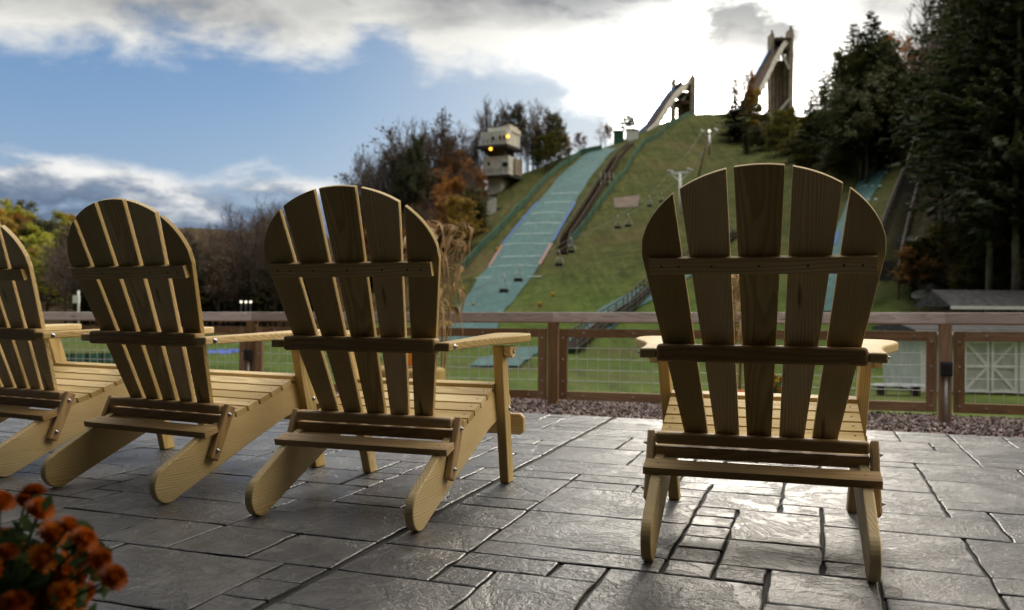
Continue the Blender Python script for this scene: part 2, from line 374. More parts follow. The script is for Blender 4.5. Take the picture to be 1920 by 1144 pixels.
# the clear blue, kept close to the photographed tone but still driven by the sky model
blue = t.ramp(t.lin(v, .02, .32), [(0., (.46, .56, .68)), (.35, (.36, .49, .67)), (.7, (.22, .37, .61)), (1., (.14, .27, .52))])
blue = t.mix(t.smooth(az, -.5, -.15, .35, 0), blue, (.11, .25, .52)); blue = t.mix(t.smooth(az, -.30, .14, 0, .82), blue, (.62, .70, .78))
skyc = t.mix(.85, skyc, blue)
gl2 = t.m('ADD', 1., t.m('MULTIPLY', t.m('MULTIPLY', blob(1310, 185, .15, .10), t.m('SUBTRACT', 1, t.m('MULTIPLY', gp, 1.2), clamp=True)), 2.0))
cc = t.vm('MULTIPLY', cc, t.comb(gl2, gl2, t.m('MULTIPLY', gl2, .97)))
c = t.mix(m2, skyc, low); c = t.mix(m1, c, cc)
hot = t.m('MULTIPLY', t.m('MULTIPLY', m1, blob(1325, 205, .07, .045)), t.m('SUBTRACT', 1, t.m('MULTIPLY', gp, .9), clamp=True))
c = t.mix(1., c, t.vm('MULTIPLY', t.comb(28, 26, 23), t.comb(hot, hot, hot)), 'ADD')
# unseen sky shaped for light: zenith brightened for seats, darkened behind for chair backs
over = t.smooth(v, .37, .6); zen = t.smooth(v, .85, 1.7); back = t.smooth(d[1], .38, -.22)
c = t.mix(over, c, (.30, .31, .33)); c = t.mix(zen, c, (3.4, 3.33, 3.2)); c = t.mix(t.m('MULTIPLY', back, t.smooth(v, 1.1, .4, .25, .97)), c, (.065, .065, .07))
sg = t.m('EXPONENT', t.m('MULTIPLY', t.m('ADD', t.m('POWER', t.m('DIVIDE', t.m('SUBTRACT', az, 1.45), .42), 2), t.m('POWER', t.m('DIVIDE', t.m('SUBTRACT', v, .55), .45), 2)), -1.))
sg = t.m('MULTIPLY', sg, t.smooth(big, .25, .65, .7, 1.3))
c = t.mix(1., c, t.vm('MULTIPLY', t.comb(5.2, 4.4, 3.2), t.comb(sg, sg, sg)), 'ADD')   # glow added in the unseen sky at right to light chair sides
c = t.mix(t.smooth(d[2], .0, -.02), c, (.05, .05, .04))
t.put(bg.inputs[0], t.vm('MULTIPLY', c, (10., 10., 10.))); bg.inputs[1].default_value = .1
ld = bpy.data.lights.new('sun', 'SUN'); ld.energy = 1.3; ld.angle = R(11); ld.color = (1., .91, .78)
lo = bpy.data.objects.new('sun', ld); COL.objects.link(lo)
sd = Vector((math.sin(SUN_AZ)*math.cos(SUN_EL), math.cos(SUN_AZ)*math.cos(SUN_EL), math.sin(SUN_EL)))
lo.rotation_euler = sd.to_track_quat('Z', 'Y').to_euler(); lo.location = (20, 30, 40)

# ================================================================== TERRAIN
CP = []   # (px, py, depth)
for px, py, dd in [
    (900, 583, 112), (955, 500, 136), (985, 455, 149), (1040, 385, 172), (1080, 330, 194), (1135, 281, 217), (1160, 272, 232),
    (1000, 540, 122), (1060, 470, 145), (1120, 400, 168), (1170, 330, 196), (1200, 272, 222), (1250, 232, 243), (1300, 214, 252), (1380, 213, 256), (1440, 216, 258), (1490, 222, 256),
    (1180, 560, 108), (1240, 480, 128), (1240, 400, 160), (1270, 320, 196), (1330, 265, 228), (1400, 260, 228),
    (1080, 620, 98), (1200, 600, 95), (1350, 585, 88), (1350, 500, 112), (1380, 400, 150), (1400, 320, 190), (1470, 280, 205),
    (1530, 330, 160), (1500, 420, 125), (1470, 520, 95), (1550, 575, 80), (1600, 450, 98), (1650, 310, 128), (1710, 268, 140), (1560, 255, 200), (1650, 230, 190), (1750, 240, 150),
    (1700, 560, 58), (1720, 450, 78), (1760, 360, 95), (1800, 500, 62), (1900, 480, 55), (1900, 380, 80), (2000, 440, 60), (2300, 400, 60), (2300, 560, 42), (2000, 560, 45),
    (840, 540, 128), (870, 480, 150), (910, 420, 172), (960, 372, 192), (1030, 312, 212), (1090, 285, 222),
    (930, 352, 205), (850, 420, 195), (770, 480, 185), (700, 520, 180), (620, 560, 175), (760, 560, 145), (830, 575, 125),
    (500, 590, 170), (350, 592, 170), (200, 590, 180), (60, 520, 220), (-100, 470, 240), (60, 450, 290), (-100, 400, 300), (130, 470, 300), (200, 500, 320), (330, 548, 300), (420, 562, 300), (520, 566, 290), (600, 555, 280), (-300, 500, 200), (-300, 400, 320)]:
    p = at(px, py, dd); CP.append((p.x, p.y, p.z))
CP += [(75, 300, 52), (48, 300, 50), (30, 290, 46), (20, 280, 40), (0, 300, 34), (-20, 280, 28), (-45, 280, 12), (100, 330, 55), (-100, 300, 2), (0, 400, 30), (80, 420, 50), (-150, 420, 40), (150, 300, 70), (150, 150, 50), (150, 60, 20),
       (0, 90, -3.1), (-30, 90, -3.1), (-60, 90, -3.), (-30, 125, -3), (-60, 130, -3), (-100, 120, -3), (20, 75, -2.9), (-60, 60, -3), (60, 20, -1), (-100, 0, -3), (0, -100, -3), (100, -100, -3), (-200, 0, -3), (-200, 200, 10), (0, 60, -3), (22, 50, -2.6), (30, 50, -2.2)]
CP = np.array(CP); _c = 7.
_K = np.sqrt(((CP[:, None, :2]-CP[None, :, :2])**2).sum(-1)+_c*_c)
_A = np.block([[_K - np.eye(len(CP))*.6, np.c_[np.ones(len(CP)), CP[:, :2]]], [np.c_[np.ones(len(CP)), CP[:, :2]].T, np.zeros((3, 3))]])
_W = np.linalg.solve(_A, np.r_[CP[:, 2], 0, 0, 0])
NEARD = ([0, 9, 10, 12, 20, 30, 45, 60, 2000], [-.5, -.5, -.55, -.75, -1.7, -2.25, -2.7, -3., -3.])
def ground_arr(x, y):
    x = np.asarray(x, float); y = np.asarray(y, float)
    k = np.sqrt((x[..., None]-CP[:, 0])**2+(y[..., None]-CP[:, 1])**2+_c*_c)
    zf = k@_W[:-3] + _W[-3]+_W[-2]*x+_W[-1]*y
    r = np.hypot(x, y); zn = np.interp(r, *NEARD)
    s = np.clip((r-38)/30, 0, 1); s = s*s*(3-2*s)
    z = zn*(1-s)+zf*s
    fade = np.clip((r-420)/500, 0, 1); z = z*(1-fade) + 6*fade
    b = np.clip((-y-10)/60, 0, 1); z = z*(1-b) + -2.*b
    return z + s*.25*np.sin(x*.31+np.sin(y*.21))*np.sin(y*.27+1.3)
def gz(x, y): return float(ground_arr(x, y))
def hit(px, py, y0=30., y1=600.):
    d_ = ray(px, py); ys = np.geomspace(y0, y1, 500)
    dz = HC+d_.z*ys - ground_arr(d_.x*ys, ys)
    i = np.argmax(dz < 0)
    if not (dz < 0).any(): return None
    a, b = ys[max(i-1, 0)], ys[i]
    for _ in range(20):
        m_ = (a+b)/2
        if HC+d_.z*m_ - gz(d_.x*m_, m_) < 0: b = m_
        else: a = m_
    return Vector((d_.x*b, b, gz(d_.x*b, b)))
na = 340; radii = np.r_[0, np.geomspace(3, 420, 200), np.geomspace(450, 5000, 16)]
az1 = np.r_[np.linspace(-math.pi, -.75, 60, endpoint=False), np.linspace(-.75, .75, na-110, endpoint=False), np.linspace(.75, math.pi, 50, endpoint=False)]
RR, AA = np.meshgrid(radii[1:], az1, indexing='ij'); X, Y = RR*np.sin(AA), RR*np.cos(AA)
Z = ground_arr(X, Y); n_ = len(az1)
vs = [(0, 0, -.5)] + list(zip(X.ravel().tolist(), Y.ravel().tolist(), Z.ravel().tolist()))
fs = [(0, 1+(k+1) % n_, 1+k) for k in range(n_)]
for i in range(len(radii)-2):
    for k in range(n_): a = 1+i*n_; fs.append((a+k, a+(k+1) % n_, a+n_+(k+1) % n_, a+n_+k))
me = bpy.data.meshes.new('terrain'); me.from_pydata(vs, [], fs); me.materials.append(M['ground']); me.polygons.foreach_set('use_smooth', [True]*len(fs))
me.update(); o = bpy.data.objects.new('terrain', me); COL.objects.link(o); structure(o)
_b = bmesh.new(); _b.from_mesh(me); bmesh.ops.recalc_face_normals(_b, faces=_b.faces); _b.to_mesh(me); _b.free()
if me.polygons[5000].normal.z < 0: me.flip_normals()

# ================================================================== PATIO
TH = R(19.5)
FW = Vector((math.sin(TH), math.cos(TH), 0)); SD = Vector((math.cos(TH), -math.sin(TH), 0))
def loc2(a, b, z=0.): return SD*a + FW*b + Vector((0, 0, z))
e0 = at(1000, 775, 5.34); e0.z = 0; EB = e0.dot(FW)          # patio's far edge
j0 = at(1145, 785, .658*1606/207); JA = j0.dot(SD)            # long control joint
U = .128
def pack(a0, a1, b0, b1):
    na_, nb_ = round((a1-a0)/U), round((b1-b0)/U); used = [[False]*nb_ for _ in range(na_)]; out = []
    sizes = [(4, 3), (3, 3), (3, 2), (2, 2), (4, 2), (4, 1), (5, 3), (5, 2), (2, 1), (1, 1), (1, 2), (3, 1)]
    for j in range(nb_):
        for i in range(na_):
            if used[i][j]: continue
            opts = sizes[:10] + [(2, 2), (3, 1), (2, 3)]; random.shuffle(opts); opts = opts + sizes[8:]
            for wd, dp in opts:
                if i+wd > na_ or j+dp > nb_: continue
                if all(not used[i+p][j+q] for p in range(wd) for q in range(dp)):
                    for p in range(wd):
                        for q in range(dp): used[i+p][j+q] = True
                    out.append((a0+i*U, b0+j*U, a0+(i+wd)*U, b0+(j+dp)*U)); break
            else:
                used[i][j] = True; out.append((a0+i*U, b0+j*U, a0+(i+1)*U, b0+(j+1)*U))
    return out
B0 = EB - 64*U
rects = pack(JA-72*U, JA, B0, EB) + pack(JA+.016, JA+.016+50*U, B0, EB)
pm = MB(); stone_id = []
for (a0, b0, a1, b1) in rects:
    g = .0032; sid = random.random(); zt = random.uniform(-.0012, .0012)
    ring = []
    step = .06
    corners = [(a0+g, b0+g), (a1-g, b0+g), (a1-g, b1-g), (a0+g, b1-g)]
    for q in range(4):
        p0, p1 = corners[q], corners[(q+1) % 4]; L = math.hypot(p1[0]-p0[0], p1[1]-p0[1]); n = max(1, int(L/step))
        for k in range(n):
            f_ = k/n; ring.append((p0[0]+(p1[0]-p0[0])*f_, p0[1]+(p1[1]-p0[1])*f_, k == 0))
    ca, cb = (a0+a1)/2, (b0+b1)/2; outer, mid, inner = [], [], []
    for a, b, cr in ring:
        j1, j2 = random.gauss(0, .0022), random.gauss(0, .0022)
        da, db = ca-a, cb-b; L = math.hypot(da, db); da /= L; db /= L; k_ = 1.5 if cr else 1.
        outer.append(loc2(a+j1, b+j2, -.009)); mid.append(loc2(a+j1+da*.002*k_, b+j2+db*.002*k_, -.0022+zt))
        inner.append(loc2(a+j1+da*.0055*k_, b+j2+db*.0055*k_, zt))
    n = len(ring); cz = loc2(ca, cb, zt)
    vs = outer+mid+inner
    fs = [(k, (k+1) % n, n+(k+1) % n, n+k) for k in range(n)] + [(n+k, n+(k+1) % n, 2*n+(k+1) % n, 2*n+k) for k in range(n)] + [tuple(2*n+k for k in range(n))]
    pm.add(vs, fs, 0, None, False); stone_id += [sid]*len(vs); pm.mi[-len(fs):] = [1]*n + [0]*(n+1)
a0, a1 = JA-72*U-.1, JA+50*U+.1
pm.add([loc2(a0, B0-.1, -.0085), loc2(a1, B0-.1, -.0085), loc2(a1, EB+.01, -.0085), loc2(a0, EB+.01, -.0085),
        loc2(a0, EB+.01, -.25), loc2(a1, EB+.01, -.25)], [(0, 1, 2, 3), (3, 2, 5, 4)], 1); stone_id += [0]*6
po = pm.build('patio', [M['slate'], M['grout']]); structure(po)
at_ = po.data.attributes.new('stone', 'FLOAT', 'POINT'); at_.data.foreach_set('value', stone_id)

# gravel strip between patio and fence
def grav_z(b):   # b measured from the patio edge
    return float(np.interp(b, [0, .5, 2.6, 3.8, 5.], [-.012, -.05, -.262, -.33, -.56]))
gm = MB(); NB_, NA_ = 26, 160; ga0, ga1 = -9., 8.
for i in range(NA_+1):
    for j in range(NB_+1):
        a = ga0+(ga1-ga0)*i/NA_; b = 4.6*j/NB_
        gm.v.append(tuple(loc2(a, EB+.012+b, grav_z(b)+random.gauss(0, .006)))); gm.g.append((a, b, 0))
for i in range(NA_):
    for j in range(NB_):
        k = i*(NB_+1)+j; gm.f.append((k, k+NB_+1, k+NB_+2, k+1)); gm.mi.append(0); gm.sm.append(True)
structure(gm.build('gravel_bed', simple('gravel bed', (.05, .032, .028), (.17, .12, .11), 35, .95, 0, .01, .2)))
gs = MB()
for _ in range(15000):
    a = random.uniform(-6.5, 7.); b = random.uniform(0, 1)**1.15*4.1
    if a > 0.2+b and False: continue
    s_ = random.uniform(.009, .022); c_ = loc2(a, EB+.02+b+random.uniform(0, .01), grav_z(b)+s_*.35+random.uniform(0, .012))
    q = Quaternion((random.random()-.5, random.random()-.5, random.random()-.5, random.random()-.5)).normalized()
    vv = [c_ + q @ Vector(p)*s_*random.uniform(.7, 1.15) for p in ((1, 0, 0), (-1, 0, 0), (0, .8, 0), (0, -.8, 0), (0, 0, .6), (0, 0, -.6))]
    gs.add(vv, [(0, 2, 4), (2, 1, 4), (1, 3, 4), (3, 0, 4), (2, 0, 5), (1, 2, 5), (3, 1, 5), (0, 3, 5)])
def _chip(t, b):
    r_ = t.new('ShaderNodeNewGeometry').outputs['Random Per Island']
    pb(t, b, t.ramp(r_, [(0., (.03, .022, .021)), (.4, (.10, .073, .068)), (.75, (.20, .155, .145)), (1., (.38, .32, .30))]), .85, spec=.3)
go = gs.build('gravel', mat('gravel chips', _chip)); go['kind'] = 'stuff'; tag(go, 'reddish grey gravel chips between the patio and the fence')

# ================================================================== CHAIR
def seat_z(y): return .262 + .118*max(0, (y-.30)/.38)**1.25
def make_chair():
    root = thing('adirondack_chair', 'x', 'chair')
    W = M['pine']; S = M['screw']
    X_, Y_, Z_ = Vector((1, 0, 0)), Vector((0, 1, 0)), Vector((0, 0, 1))
    # side rails (rear leg and seat support in one plank)
    th = .028
    prof = []
    # rear rounded end, lower edge forward, up the front, back along the seat curve
    for k in range(9):
        a = math.pi*(1.12) - math.pi*1.02*k/8*-1
    cy, cz, rr = .052, .062, .060
    for k in range(19):
        a = R(112 + (302-112)*k/18); prof.append((cy+rr*math.cos(a), cz+rr*1.03*math.sin(a)))
    prof += [(.25, .078), (.45, .158), (.62, .222), (.74, .252), (.83, .262), (.86, .285), (.855, .318), (.82, .345), (.76, .364), (.70, .366)]
    for k in range(8):
        y = .66-(.66-.31)*k/7; prof.append((y, seat_z(y)-.021))
    prof += [(.275, .242), (.24, .227), (.20, .208), (.16, .188), (.125, .169), (.095, .153), (.065, .138), (.045, .1285)]
    for s in (-1, 1):
        m_ = MB(); m_.prism(prof, th, (s*.271, 0, 0), Y_, Z_, X_, 0)
        m_.build('side_rail', W, root, .004, 3)
    # seat slats
    ys = [.318, .379, .440, .501, .562, .623, .682]
    for i, y in enumerate(ys):
        sl = math.atan((seat_z(y+.02)-seat_z(y-.02))/.04) if i < 6 else R(6)
        rot = Matrix.Rotation(sl, 3, 'X'); zc = seat_z(y)-.010 if i < 6 else .372
        m_ = MB(); m_.box((0, y, zc), (.572, .0535, .021), 0, rot)
        for s in (-1, 1): m_.disc((s*.262, y, zc+.0100), rot @ Z_, .0042, .0012, 1, 7)
        m_.build('seat_slat', [W, S], root, .003)
    for i, (y, z, r_) in enumerate([(.745, .366, -18), (.80, .342, -38)]):
        m_ = MB(); m_.box((0, y, z), (.572, .0535, .021), 0, Matrix.Rotation(R(r_), 3, 'X'))
        m_.build('seat_slat', [W, S], root, .003)
    # back slats, a fan in one leaning plane
    sl = -.37; n = Vector((0, sl, 1)).normalized(); nf = Vector((0, 1, -sl)).normalized()
    def pl(x, z): return Vector((x, .312 + sl*(z-.28), z))
    thk = .019
    for i in range(-2, 3):
        z0 = .272
        def edge(z, s): return i*(.085+.0783*(z-.28)) + s*(.0644+.0812*(z-.28))/2
        def arc(x): return .800+.220*math.sqrt(max(0, 1-(x/.307)**2))
        poly = [(edge(z0, -1), z0), (edge(z0, 1), z0)]
        def ztop(s):
            z = .7
            while z < 1.1 and z < arc(edge(z, s)): z += .001
            return z
        zr, zl = ztop(1), ztop(-1)
        if i == 2: zr = .80
        if i == -2: zl = .80
        poly += [(edge(z, 1), z) for z in np.linspace(.45, zr, 5)]
        xr, xl = edge(zr, 1), edge(zl, -1)
        for k in range(1, 14):
            f_ = k/14; x = xr+(xl-xr)*f_
            if abs(i) == 2:
                # angular steps so the shoulder stays round
                aR, aL = math.asin(max(-1, min(1, xr/.307))), math.asin(max(-1, min(1, xl/.307))); x = .307*math.sin(aR+(aL-aR)*f_)
            poly.append((x, arc(x)))
        poly += [(edge(z, -1), z) for z in np.linspace(zl, .45, 5)]
        kz = math.sqrt(1+sl*sl)
        m_ = MB(); m_.prism([(a, (b-.28)*kz) for a, b in poly], thk, pl(0, .28)+nf*thk/2, X_, n, nf*1., 0, along=1)
        m_.build('back_slat', W, root, .0028, 3)
    # upper brace behind the slats
    def bar(name, half, y, z, dep, hgt, bev, tilt=0., screws=None, seg=3):
        m_ = MB(); rot = Matrix.Rotation(tilt, 3, 'X')
        m_.box((0, y, z), (half*2, dep, hgt), 0, rot)
        for sx in (screws or []): m_.disc(Vector((sx, y, z)) + rot @ Vector((0, -dep/2+.0004, 0)), rot @ Vector((0, -1, 0)), .0036, .001, 1, 7)
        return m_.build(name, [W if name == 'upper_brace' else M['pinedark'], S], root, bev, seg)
    tl = -math.atan(.37)*-1
    bar('upper_brace', .2835, pl(0, .775).y-.0105, .772, .020, .044, .003, tl, [-.25, -.205, -.12, 0, .12, .205, .25])
    bar('arm_support_bar', .2708, pl(0, .535).y-.0255, .536, .046, .048, .010)
    bar('lower_back_bar', .2855, pl(0, .285).y-.021, .287, .040, .034, .009)
    bar('seat_end_rail', .2855, pl(0, .25).y-.030, .247, .030, .032, .004)
    m_ = MB(); rot = Matrix.Rotation(R(14), 3, 'X'); m_.box((0, .213, .2155), (.6146, .062, .021), 0, rot)
    for s in (-1, 1): m_.disc(Vector((s*.268, .216, .2155)) + rot @ Vector((0, 0, .0103)), rot @ Z_, .004, .001, 1, 7)
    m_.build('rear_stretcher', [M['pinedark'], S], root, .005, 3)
    for s in (-1, 1):   # links
        a, b = Vector((s*.2985, .226, .118)), Vector((s*.2985, .308, .300)); d_ = (b-a).normalized(); sd_ = Vector((0, -d_.z, d_.y))
        m_ = MB(); L = (b-a).length; m_.prism([(0, -.021), (L, -.021), (L, .021), (0, .021)], .022, a, d_, sd_, X_, 0)
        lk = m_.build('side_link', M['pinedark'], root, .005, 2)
        for q in (.17, .83):
            m_ = MB(); c_ = a+d_*L*q+Vector((s*.011, 0, 0)); m_.disc(c_, (s, 0, 0), .0085, .0015, 0, 12); m_.disc(c_, (s, 0, 0), .0058, .006, 0, 6); m_.disc(c_, (s, 0, 0), .003, .011, 0, 8)
            m_.build('bolt', M['steel'], lk)
    # front legs, splayed a little, on the outside of the rails
    for s in (-1, 1):
        m_ = MB(); bot = Vector((s*.287, .812, 0)); top = Vector((s*.310, .655, .5195))
        hw, hd = .018, .031
        vs = []
        for c_, l_ in ((bot, 0), (top, .52)):
            vs += [(c_.x-hw, c_.y-hd, c_.z), (c_.x+hw, c_.y-hd, c_.z), (c_.x+hw, c_.y+hd, c_.z), (c_.x-hw, c_.y+hd, c_.z)]
        ro = random.uniform(0, 9); gsv = [(ro+(0 if k < 4 else .53), (-hd, -hd, hd, hd)[k % 4], (-hw, hw, hw, -hw)[k % 4]) for k in range(8)]
        m_.add(vs, [(3, 2, 1, 0), (4, 5, 6, 7), (0, 1, 5, 4), (1, 2, 6, 5), (2, 3, 7, 6), (3, 0, 4, 7)], 0, gsv)
        lg = m_.build('front_leg', W, root, .005, 3)
        m_ = MB(); c_ = Vector((s*(.299+.0185), .745, .285)); m_.disc(c_, (s, 0, 0), .009, .0015, 0, 12); m_.disc(c_, (s, 0, 0), .006, .006, 0, 6)
        m_.build('bolt', M['steel'], lg)
        m_ = MB(); cx = s*(.310+.0185+.014); m_.prism([(-.038, .022), (-.030, -.006), (-.010, -.020), (.018, -.020), (.034, .0), (.038, .022)], .028, (cx, .672, .4970), Y_, Z_, X_)
        bk = m_.build('arm_block', W, root, .003)
        m_ = MB(); m_.disc((cx+s*.014, .672, .500), (s, 0, 0), .0075, .005, 0, 8); m_.build('bolt', M['steel'], bk)
    m_ = MB(); hl = .336; m_.prism([(-hl, -.026), (-hl+.014, -.040), (hl-.014, -.040), (hl, -.026), (hl, .026), (hl-.014, .040), (-hl+.014, .040), (-hl, .026)], .022, (0, .872, .212), X_, Z_, Y_)
    m_.build('front_stretcher', W, root, .004)
    # arm rests
    for s in (-1, 1):
        out = [(.3175, .172), (.3185, .26), (.325, .36), (.343, .46), (.372, .55), (.394, .615), (.4035, .665), (.403, .72), (.392, .765), (.365, .792), (.325, .803), (.290, .800),
               (.262, .784), (.252, .755), (.252, .66), (.262, .50), (.2712, .38), (.2722, .172)]
        m_ = MB(); m_.prism([(s*a, b) for a, b in out], .027, (0, 0, .5300), X_, Vector((0, 1, .024)), Z_, 0, along=1)
        ar = m_.build('armrest', W, root, .0055, 3)
        m_ = MB(); c_ = Vector((s*.3178, .215, .534)); m_.disc(c_, (s, 0, 0), .0095, .0015, 0, 14); m_.disc(c_, (s, 0, 0), .006, .0055, 0, 6); m_.disc(c_, (s, 0, 0), .0032, .010, 0, 8)
        m_.build('bolt', M['steel'], ar)
    return root
chair = make_chair()
CH = [(.6054, 2.1094, .2972, 'pale pine slatted fan back chair standing alone at the right of the patio'),
      (-.5466, 2.5526, .3259, 'pale pine fan back chair right beside the dried corn stalks'),
      (-1.4089, 2.9187, .4572, 'pale pine fan back chair in the middle of the left row of three'),
      (-2.1907, 3.329, .4541, 'pale pine fan back chair cut off by the left edge of the photo')]
for i, (x, y, r_, lb) in enumerate(CH):
    o = chair if i == 0 else copy_tree(chair)
    o.location = (x, y, .0006); o.rotation_euler = (0, 0, -r_); tag(o, lb, 'chair', 'wooden chairs on the patio')

# ================================================================== FENCE
P2 = Vector((3.53, 6.98, 0)); P1 = Vector((.39, 8.03, 0)); DV = (P1-P2); SP = DV.length; DV.normalize(); NV = Vector((-DV.y, DV.x, 0))
if NV.y > 0: NV = -NV      # towards the patio
fence = thing('wood_fence', 'brown timber fence with grey cap rail and square wire mesh panels along the patio', 'fence', tuple(P2)); fence.location = (0, 0, 0)
def fz(k, z): return z + .0 - .0258*(k-0)     # k = panel coordinate, 0 at P2, 1 at P1: the fence falls away to the left
def fp(k, z, off=0.): q = P2 + DV*SP*k + NV*off; return Vector((q.x, q.y, fz(k, z)))
KS = [-2, -1, 0, 1, 2, 3, 4]
pw = .089
for k in KS:
    m_ = MB(); m_.beam(fp(k, -.40), fp(k, .548), pw, pw, NV)
    m_.build('post', M['cedar'], fence, .004)
for k in KS[:-1]:
    m_ = MB(); m_.beam(fp(k, .594), fp(k+1, .594), .092, .042, NV); m_.build('cap_rail', M['cap'], fence, .004)
    m_ = MB(); m_.beam(fp(k, .546), fp(k+1, .546), .088, .010, (0, 0, 1)); m_.build('cap_underside', M['cedar'], fence)
    e = .062/SP*1.0
    for z in (.447, -.132):
        m_ = MB(); m_.beam(fp(k+e, z, .012), fp(k+1-e, z, .012), .078, .036, NV)
        for q in np.arange(.07, .95, .14): m_.disc(fp(k+q, z, .031), NV, .011, .003, 1, 8)
        m_.build('panel_rail', [M['cedar'], M['steel']], fence, .003)
    for q in (e+.04/SP, 1-e-.04/SP):
        m_ = MB(); m_.beam(fp(k+q, -.171, .014), fp(k+q, .486, .014), .078, .034, NV)
        for z in (.40, .2, .0, -.12): m_.disc(fp(k+q, z, .032), NV, .010, .003, 1, 8)
        m_.build('panel_stile', [M['cedar'], M['steel']], fence, .003)
    m_ = MB(); qa, qb = e+.08/SP, 1-e-.08/SP
    z = .408
    while z > -.1:
        z -= .1016
        if z > -.09: m_.tube([fp(k+qa, z, -.004), fp(k+qb, z, -.004)], .003, 5, 0, False)
    n = int((qb-qa)*SP/.1016)
    for i in range(1, n+1):
        q = qa + i*.1016/SP; m_.tube([fp(k+q, .41, -.009), fp(k+q, -.095, -.009)], .0022, 5, 0, False)
    m_.build('wire_mesh', M['wire'], fence)
for k, z, lb in ((0, .185, 'black outlet box on the fence post at the right, with a pale conduit below'), (2, .19, 'black outlet box on the fence post seen between the left chairs')):
    t_ = thing('outlet_box', lb, 'outlet box', tuple(fp(k, z, .048))); t_.rotation_euler = (0, 0, math.atan2(NV.y, NV.x)+math.pi/2)
    m_ = MB(); m_.box((0, -.022, 0), (.088, .045, .115), 0); m_.build('box', M['plastic'], t_, .006)
    m_ = MB(); m_.box((0, -.049, .0), (.068, .012, .092), 0); m_.build('lid', M['plastic'], t_, .004)
    m_ = MB(); m_.tube([(0, -.014, -.058), (0, -.014, -.44)], .0115, 10); m_.build('conduit', simple('pale conduit', (.35, .35, .34), (.5, .5, .48), 20, .5), t_)

# ================================================================== DECORATIONS
def corn(loc, h, n, seed, label, spread=.35, leafy=1.):
    random.seed(seed); t_ = thing('corn_stalk_bundle', label, 'corn stalks', loc)
    st = MB(); lf = MB()
    for i in range(n):
        a = random.uniform(0, 6.28); r0 = random.uniform(.02, .07); hh = h*random.uniform(.8, 1.)
        dx, dy = math.cos(a), math.sin(a); top = spread*random.uniform(.15, .8)
        pts = [Vector((dx*(r0+top*f_*f_), dy*(r0+top*f_*f_), hh*f_)) for f_ in (0, .2, .4, .6, .8, 1.)]
        st.tube(pts, [.011, .011, .010, .009, .007, .003], 6)
        tp = pts[-1]
        for _ in range(16):   # drooping tassel strands
            b = random.uniform(0, 6.28); L = random.uniform(.12, .26)
            q = [tp + Vector((math.cos(b)*L*.5*f_, math.sin(b)*L*.5*f_, L*(.35*f_-.95*f_*f_))) for f_ in (0, .35, .7, 1.)]
            lf.tube(q, [.0045, .0045, .004, .002], 4)
        for _ in range(int(24*leafy)):
            f_ = 1-.55*random.random()**1.5; p = Vector((dx*(r0+top*f_*f_), dy*(r0+top*f_*f_), hh*f_)); b = random.uniform(0, 6.28)
            L = random.uniform(.22, .48); o_ = Vector((math.cos(b), math.sin(b), 0)); sd_ = Vector((-o_.y, o_.x, 0)); tw = random.uniform(-1.5, 1.5); vs = []; K = 8
            for k in range(K+1):
                g = k/K; c_ = p + o_*L*.42*math.sin(g*1.9)*1. + Vector((0, 0, L*(.28*g-1.05*g*g))) + sd_*.03*math.sin(g*7+b)
                wd = .017*math.sin(math.pi*min(1, g*.85+.12))*(1+.3*math.sin(g*17)); sv = (sd_*math.cos(tw*g)+Vector((0, 0, 1))*math.sin(tw*g))*wd
                vs += [c_-sv, c_+Vector((0, 0, -.006)), c_+sv]
            fs = []
            for k in range(K): a_ = k*3; fs += [(a_, a_+1, a_+4, a_+3), (a_+1, a_+2, a_+5, a_+4)]
            lf.add(vs, fs, 0, None, True)
    st.build('stalks', M['corn'], t_); lf.build('leaves', M['corn'], t_)
    m_ = MB(); m_.lathe([(.085, h*.38), (.09, h*.385), (.09, h*.40), (.085, h*.405)], n=14); m_.build('twine', M['straw'], t_)
    return t_
q = at(826, 735, 7.55); corn((q.x, q.y, -.22), 1.86, 5, 3, 'bundle of dried corn stalks leaning above the right chair of the left row', .34, 1.0)
q = at(1383, 740, 7.25); corn((q.x, q.y, -.20), 1.22, 5, 5, 'short narrow bundle of dried corn stalks behind the chair standing alone', .10, .8)
random.seed(11)
q = at(745, 745, 7.3); hb = thing('hay_bale', 'small straw bale behind the slats of the chair beside the corn stalks', 'hay bale', (q.x, q.y, -.21), -TH)
m_ = MB(); m_.box((0, 0, .18), (.75, .36, .34)); m_.build('bale', M['straw'], hb, .03, 3)
m_ = MB()
for _ in range(900):
    p = Vector((random.uniform(-.39, .39), random.choice((-1, 1))*random.uniform(.175, .195), random.uniform(.01, .36)))
    dv = Vector((random.uniform(-1, 1), random.uniform(-.25, .25), random.uniform(-.5, .5))).normalized()*.045; m_.quad(p, dv, Vector((0, 0, .0016)))
m_.build('loose_straw', M['straw'], hb)
def pumpkin(loc, r, label):
    t_ = thing('pumpkin', label, 'pumpkin', loc); m_ = MB()
    m_.lathe([(r*.25, .03*r), (r*.7, .12*r), (r*.97, .5*r), (r, .85*r), (r*.9, 1.25*r), (r*.6, 1.52*r), (r*.22, 1.58*r), (r*.08, 1.48*r)], n=48, wob=lambda a: 1-.06*abs(math.cos(a*5)))
    m_.build('skin', M['pumpkin'], t_); m_ = MB(); m_.tube([(0, 0, 1.45*r), (.02*r, 0, 1.75*r), (.15*r, 0, 1.98*r)], [.13*r, .09*r, .11*r], 7); m_.build('stem', M['bark'], t_)
q = at(758, 700, 7.3); pumpkin((q.x, q.y, .145), .15, 'round orange pumpkin on the straw bale behind the chair beside the corn stalks')
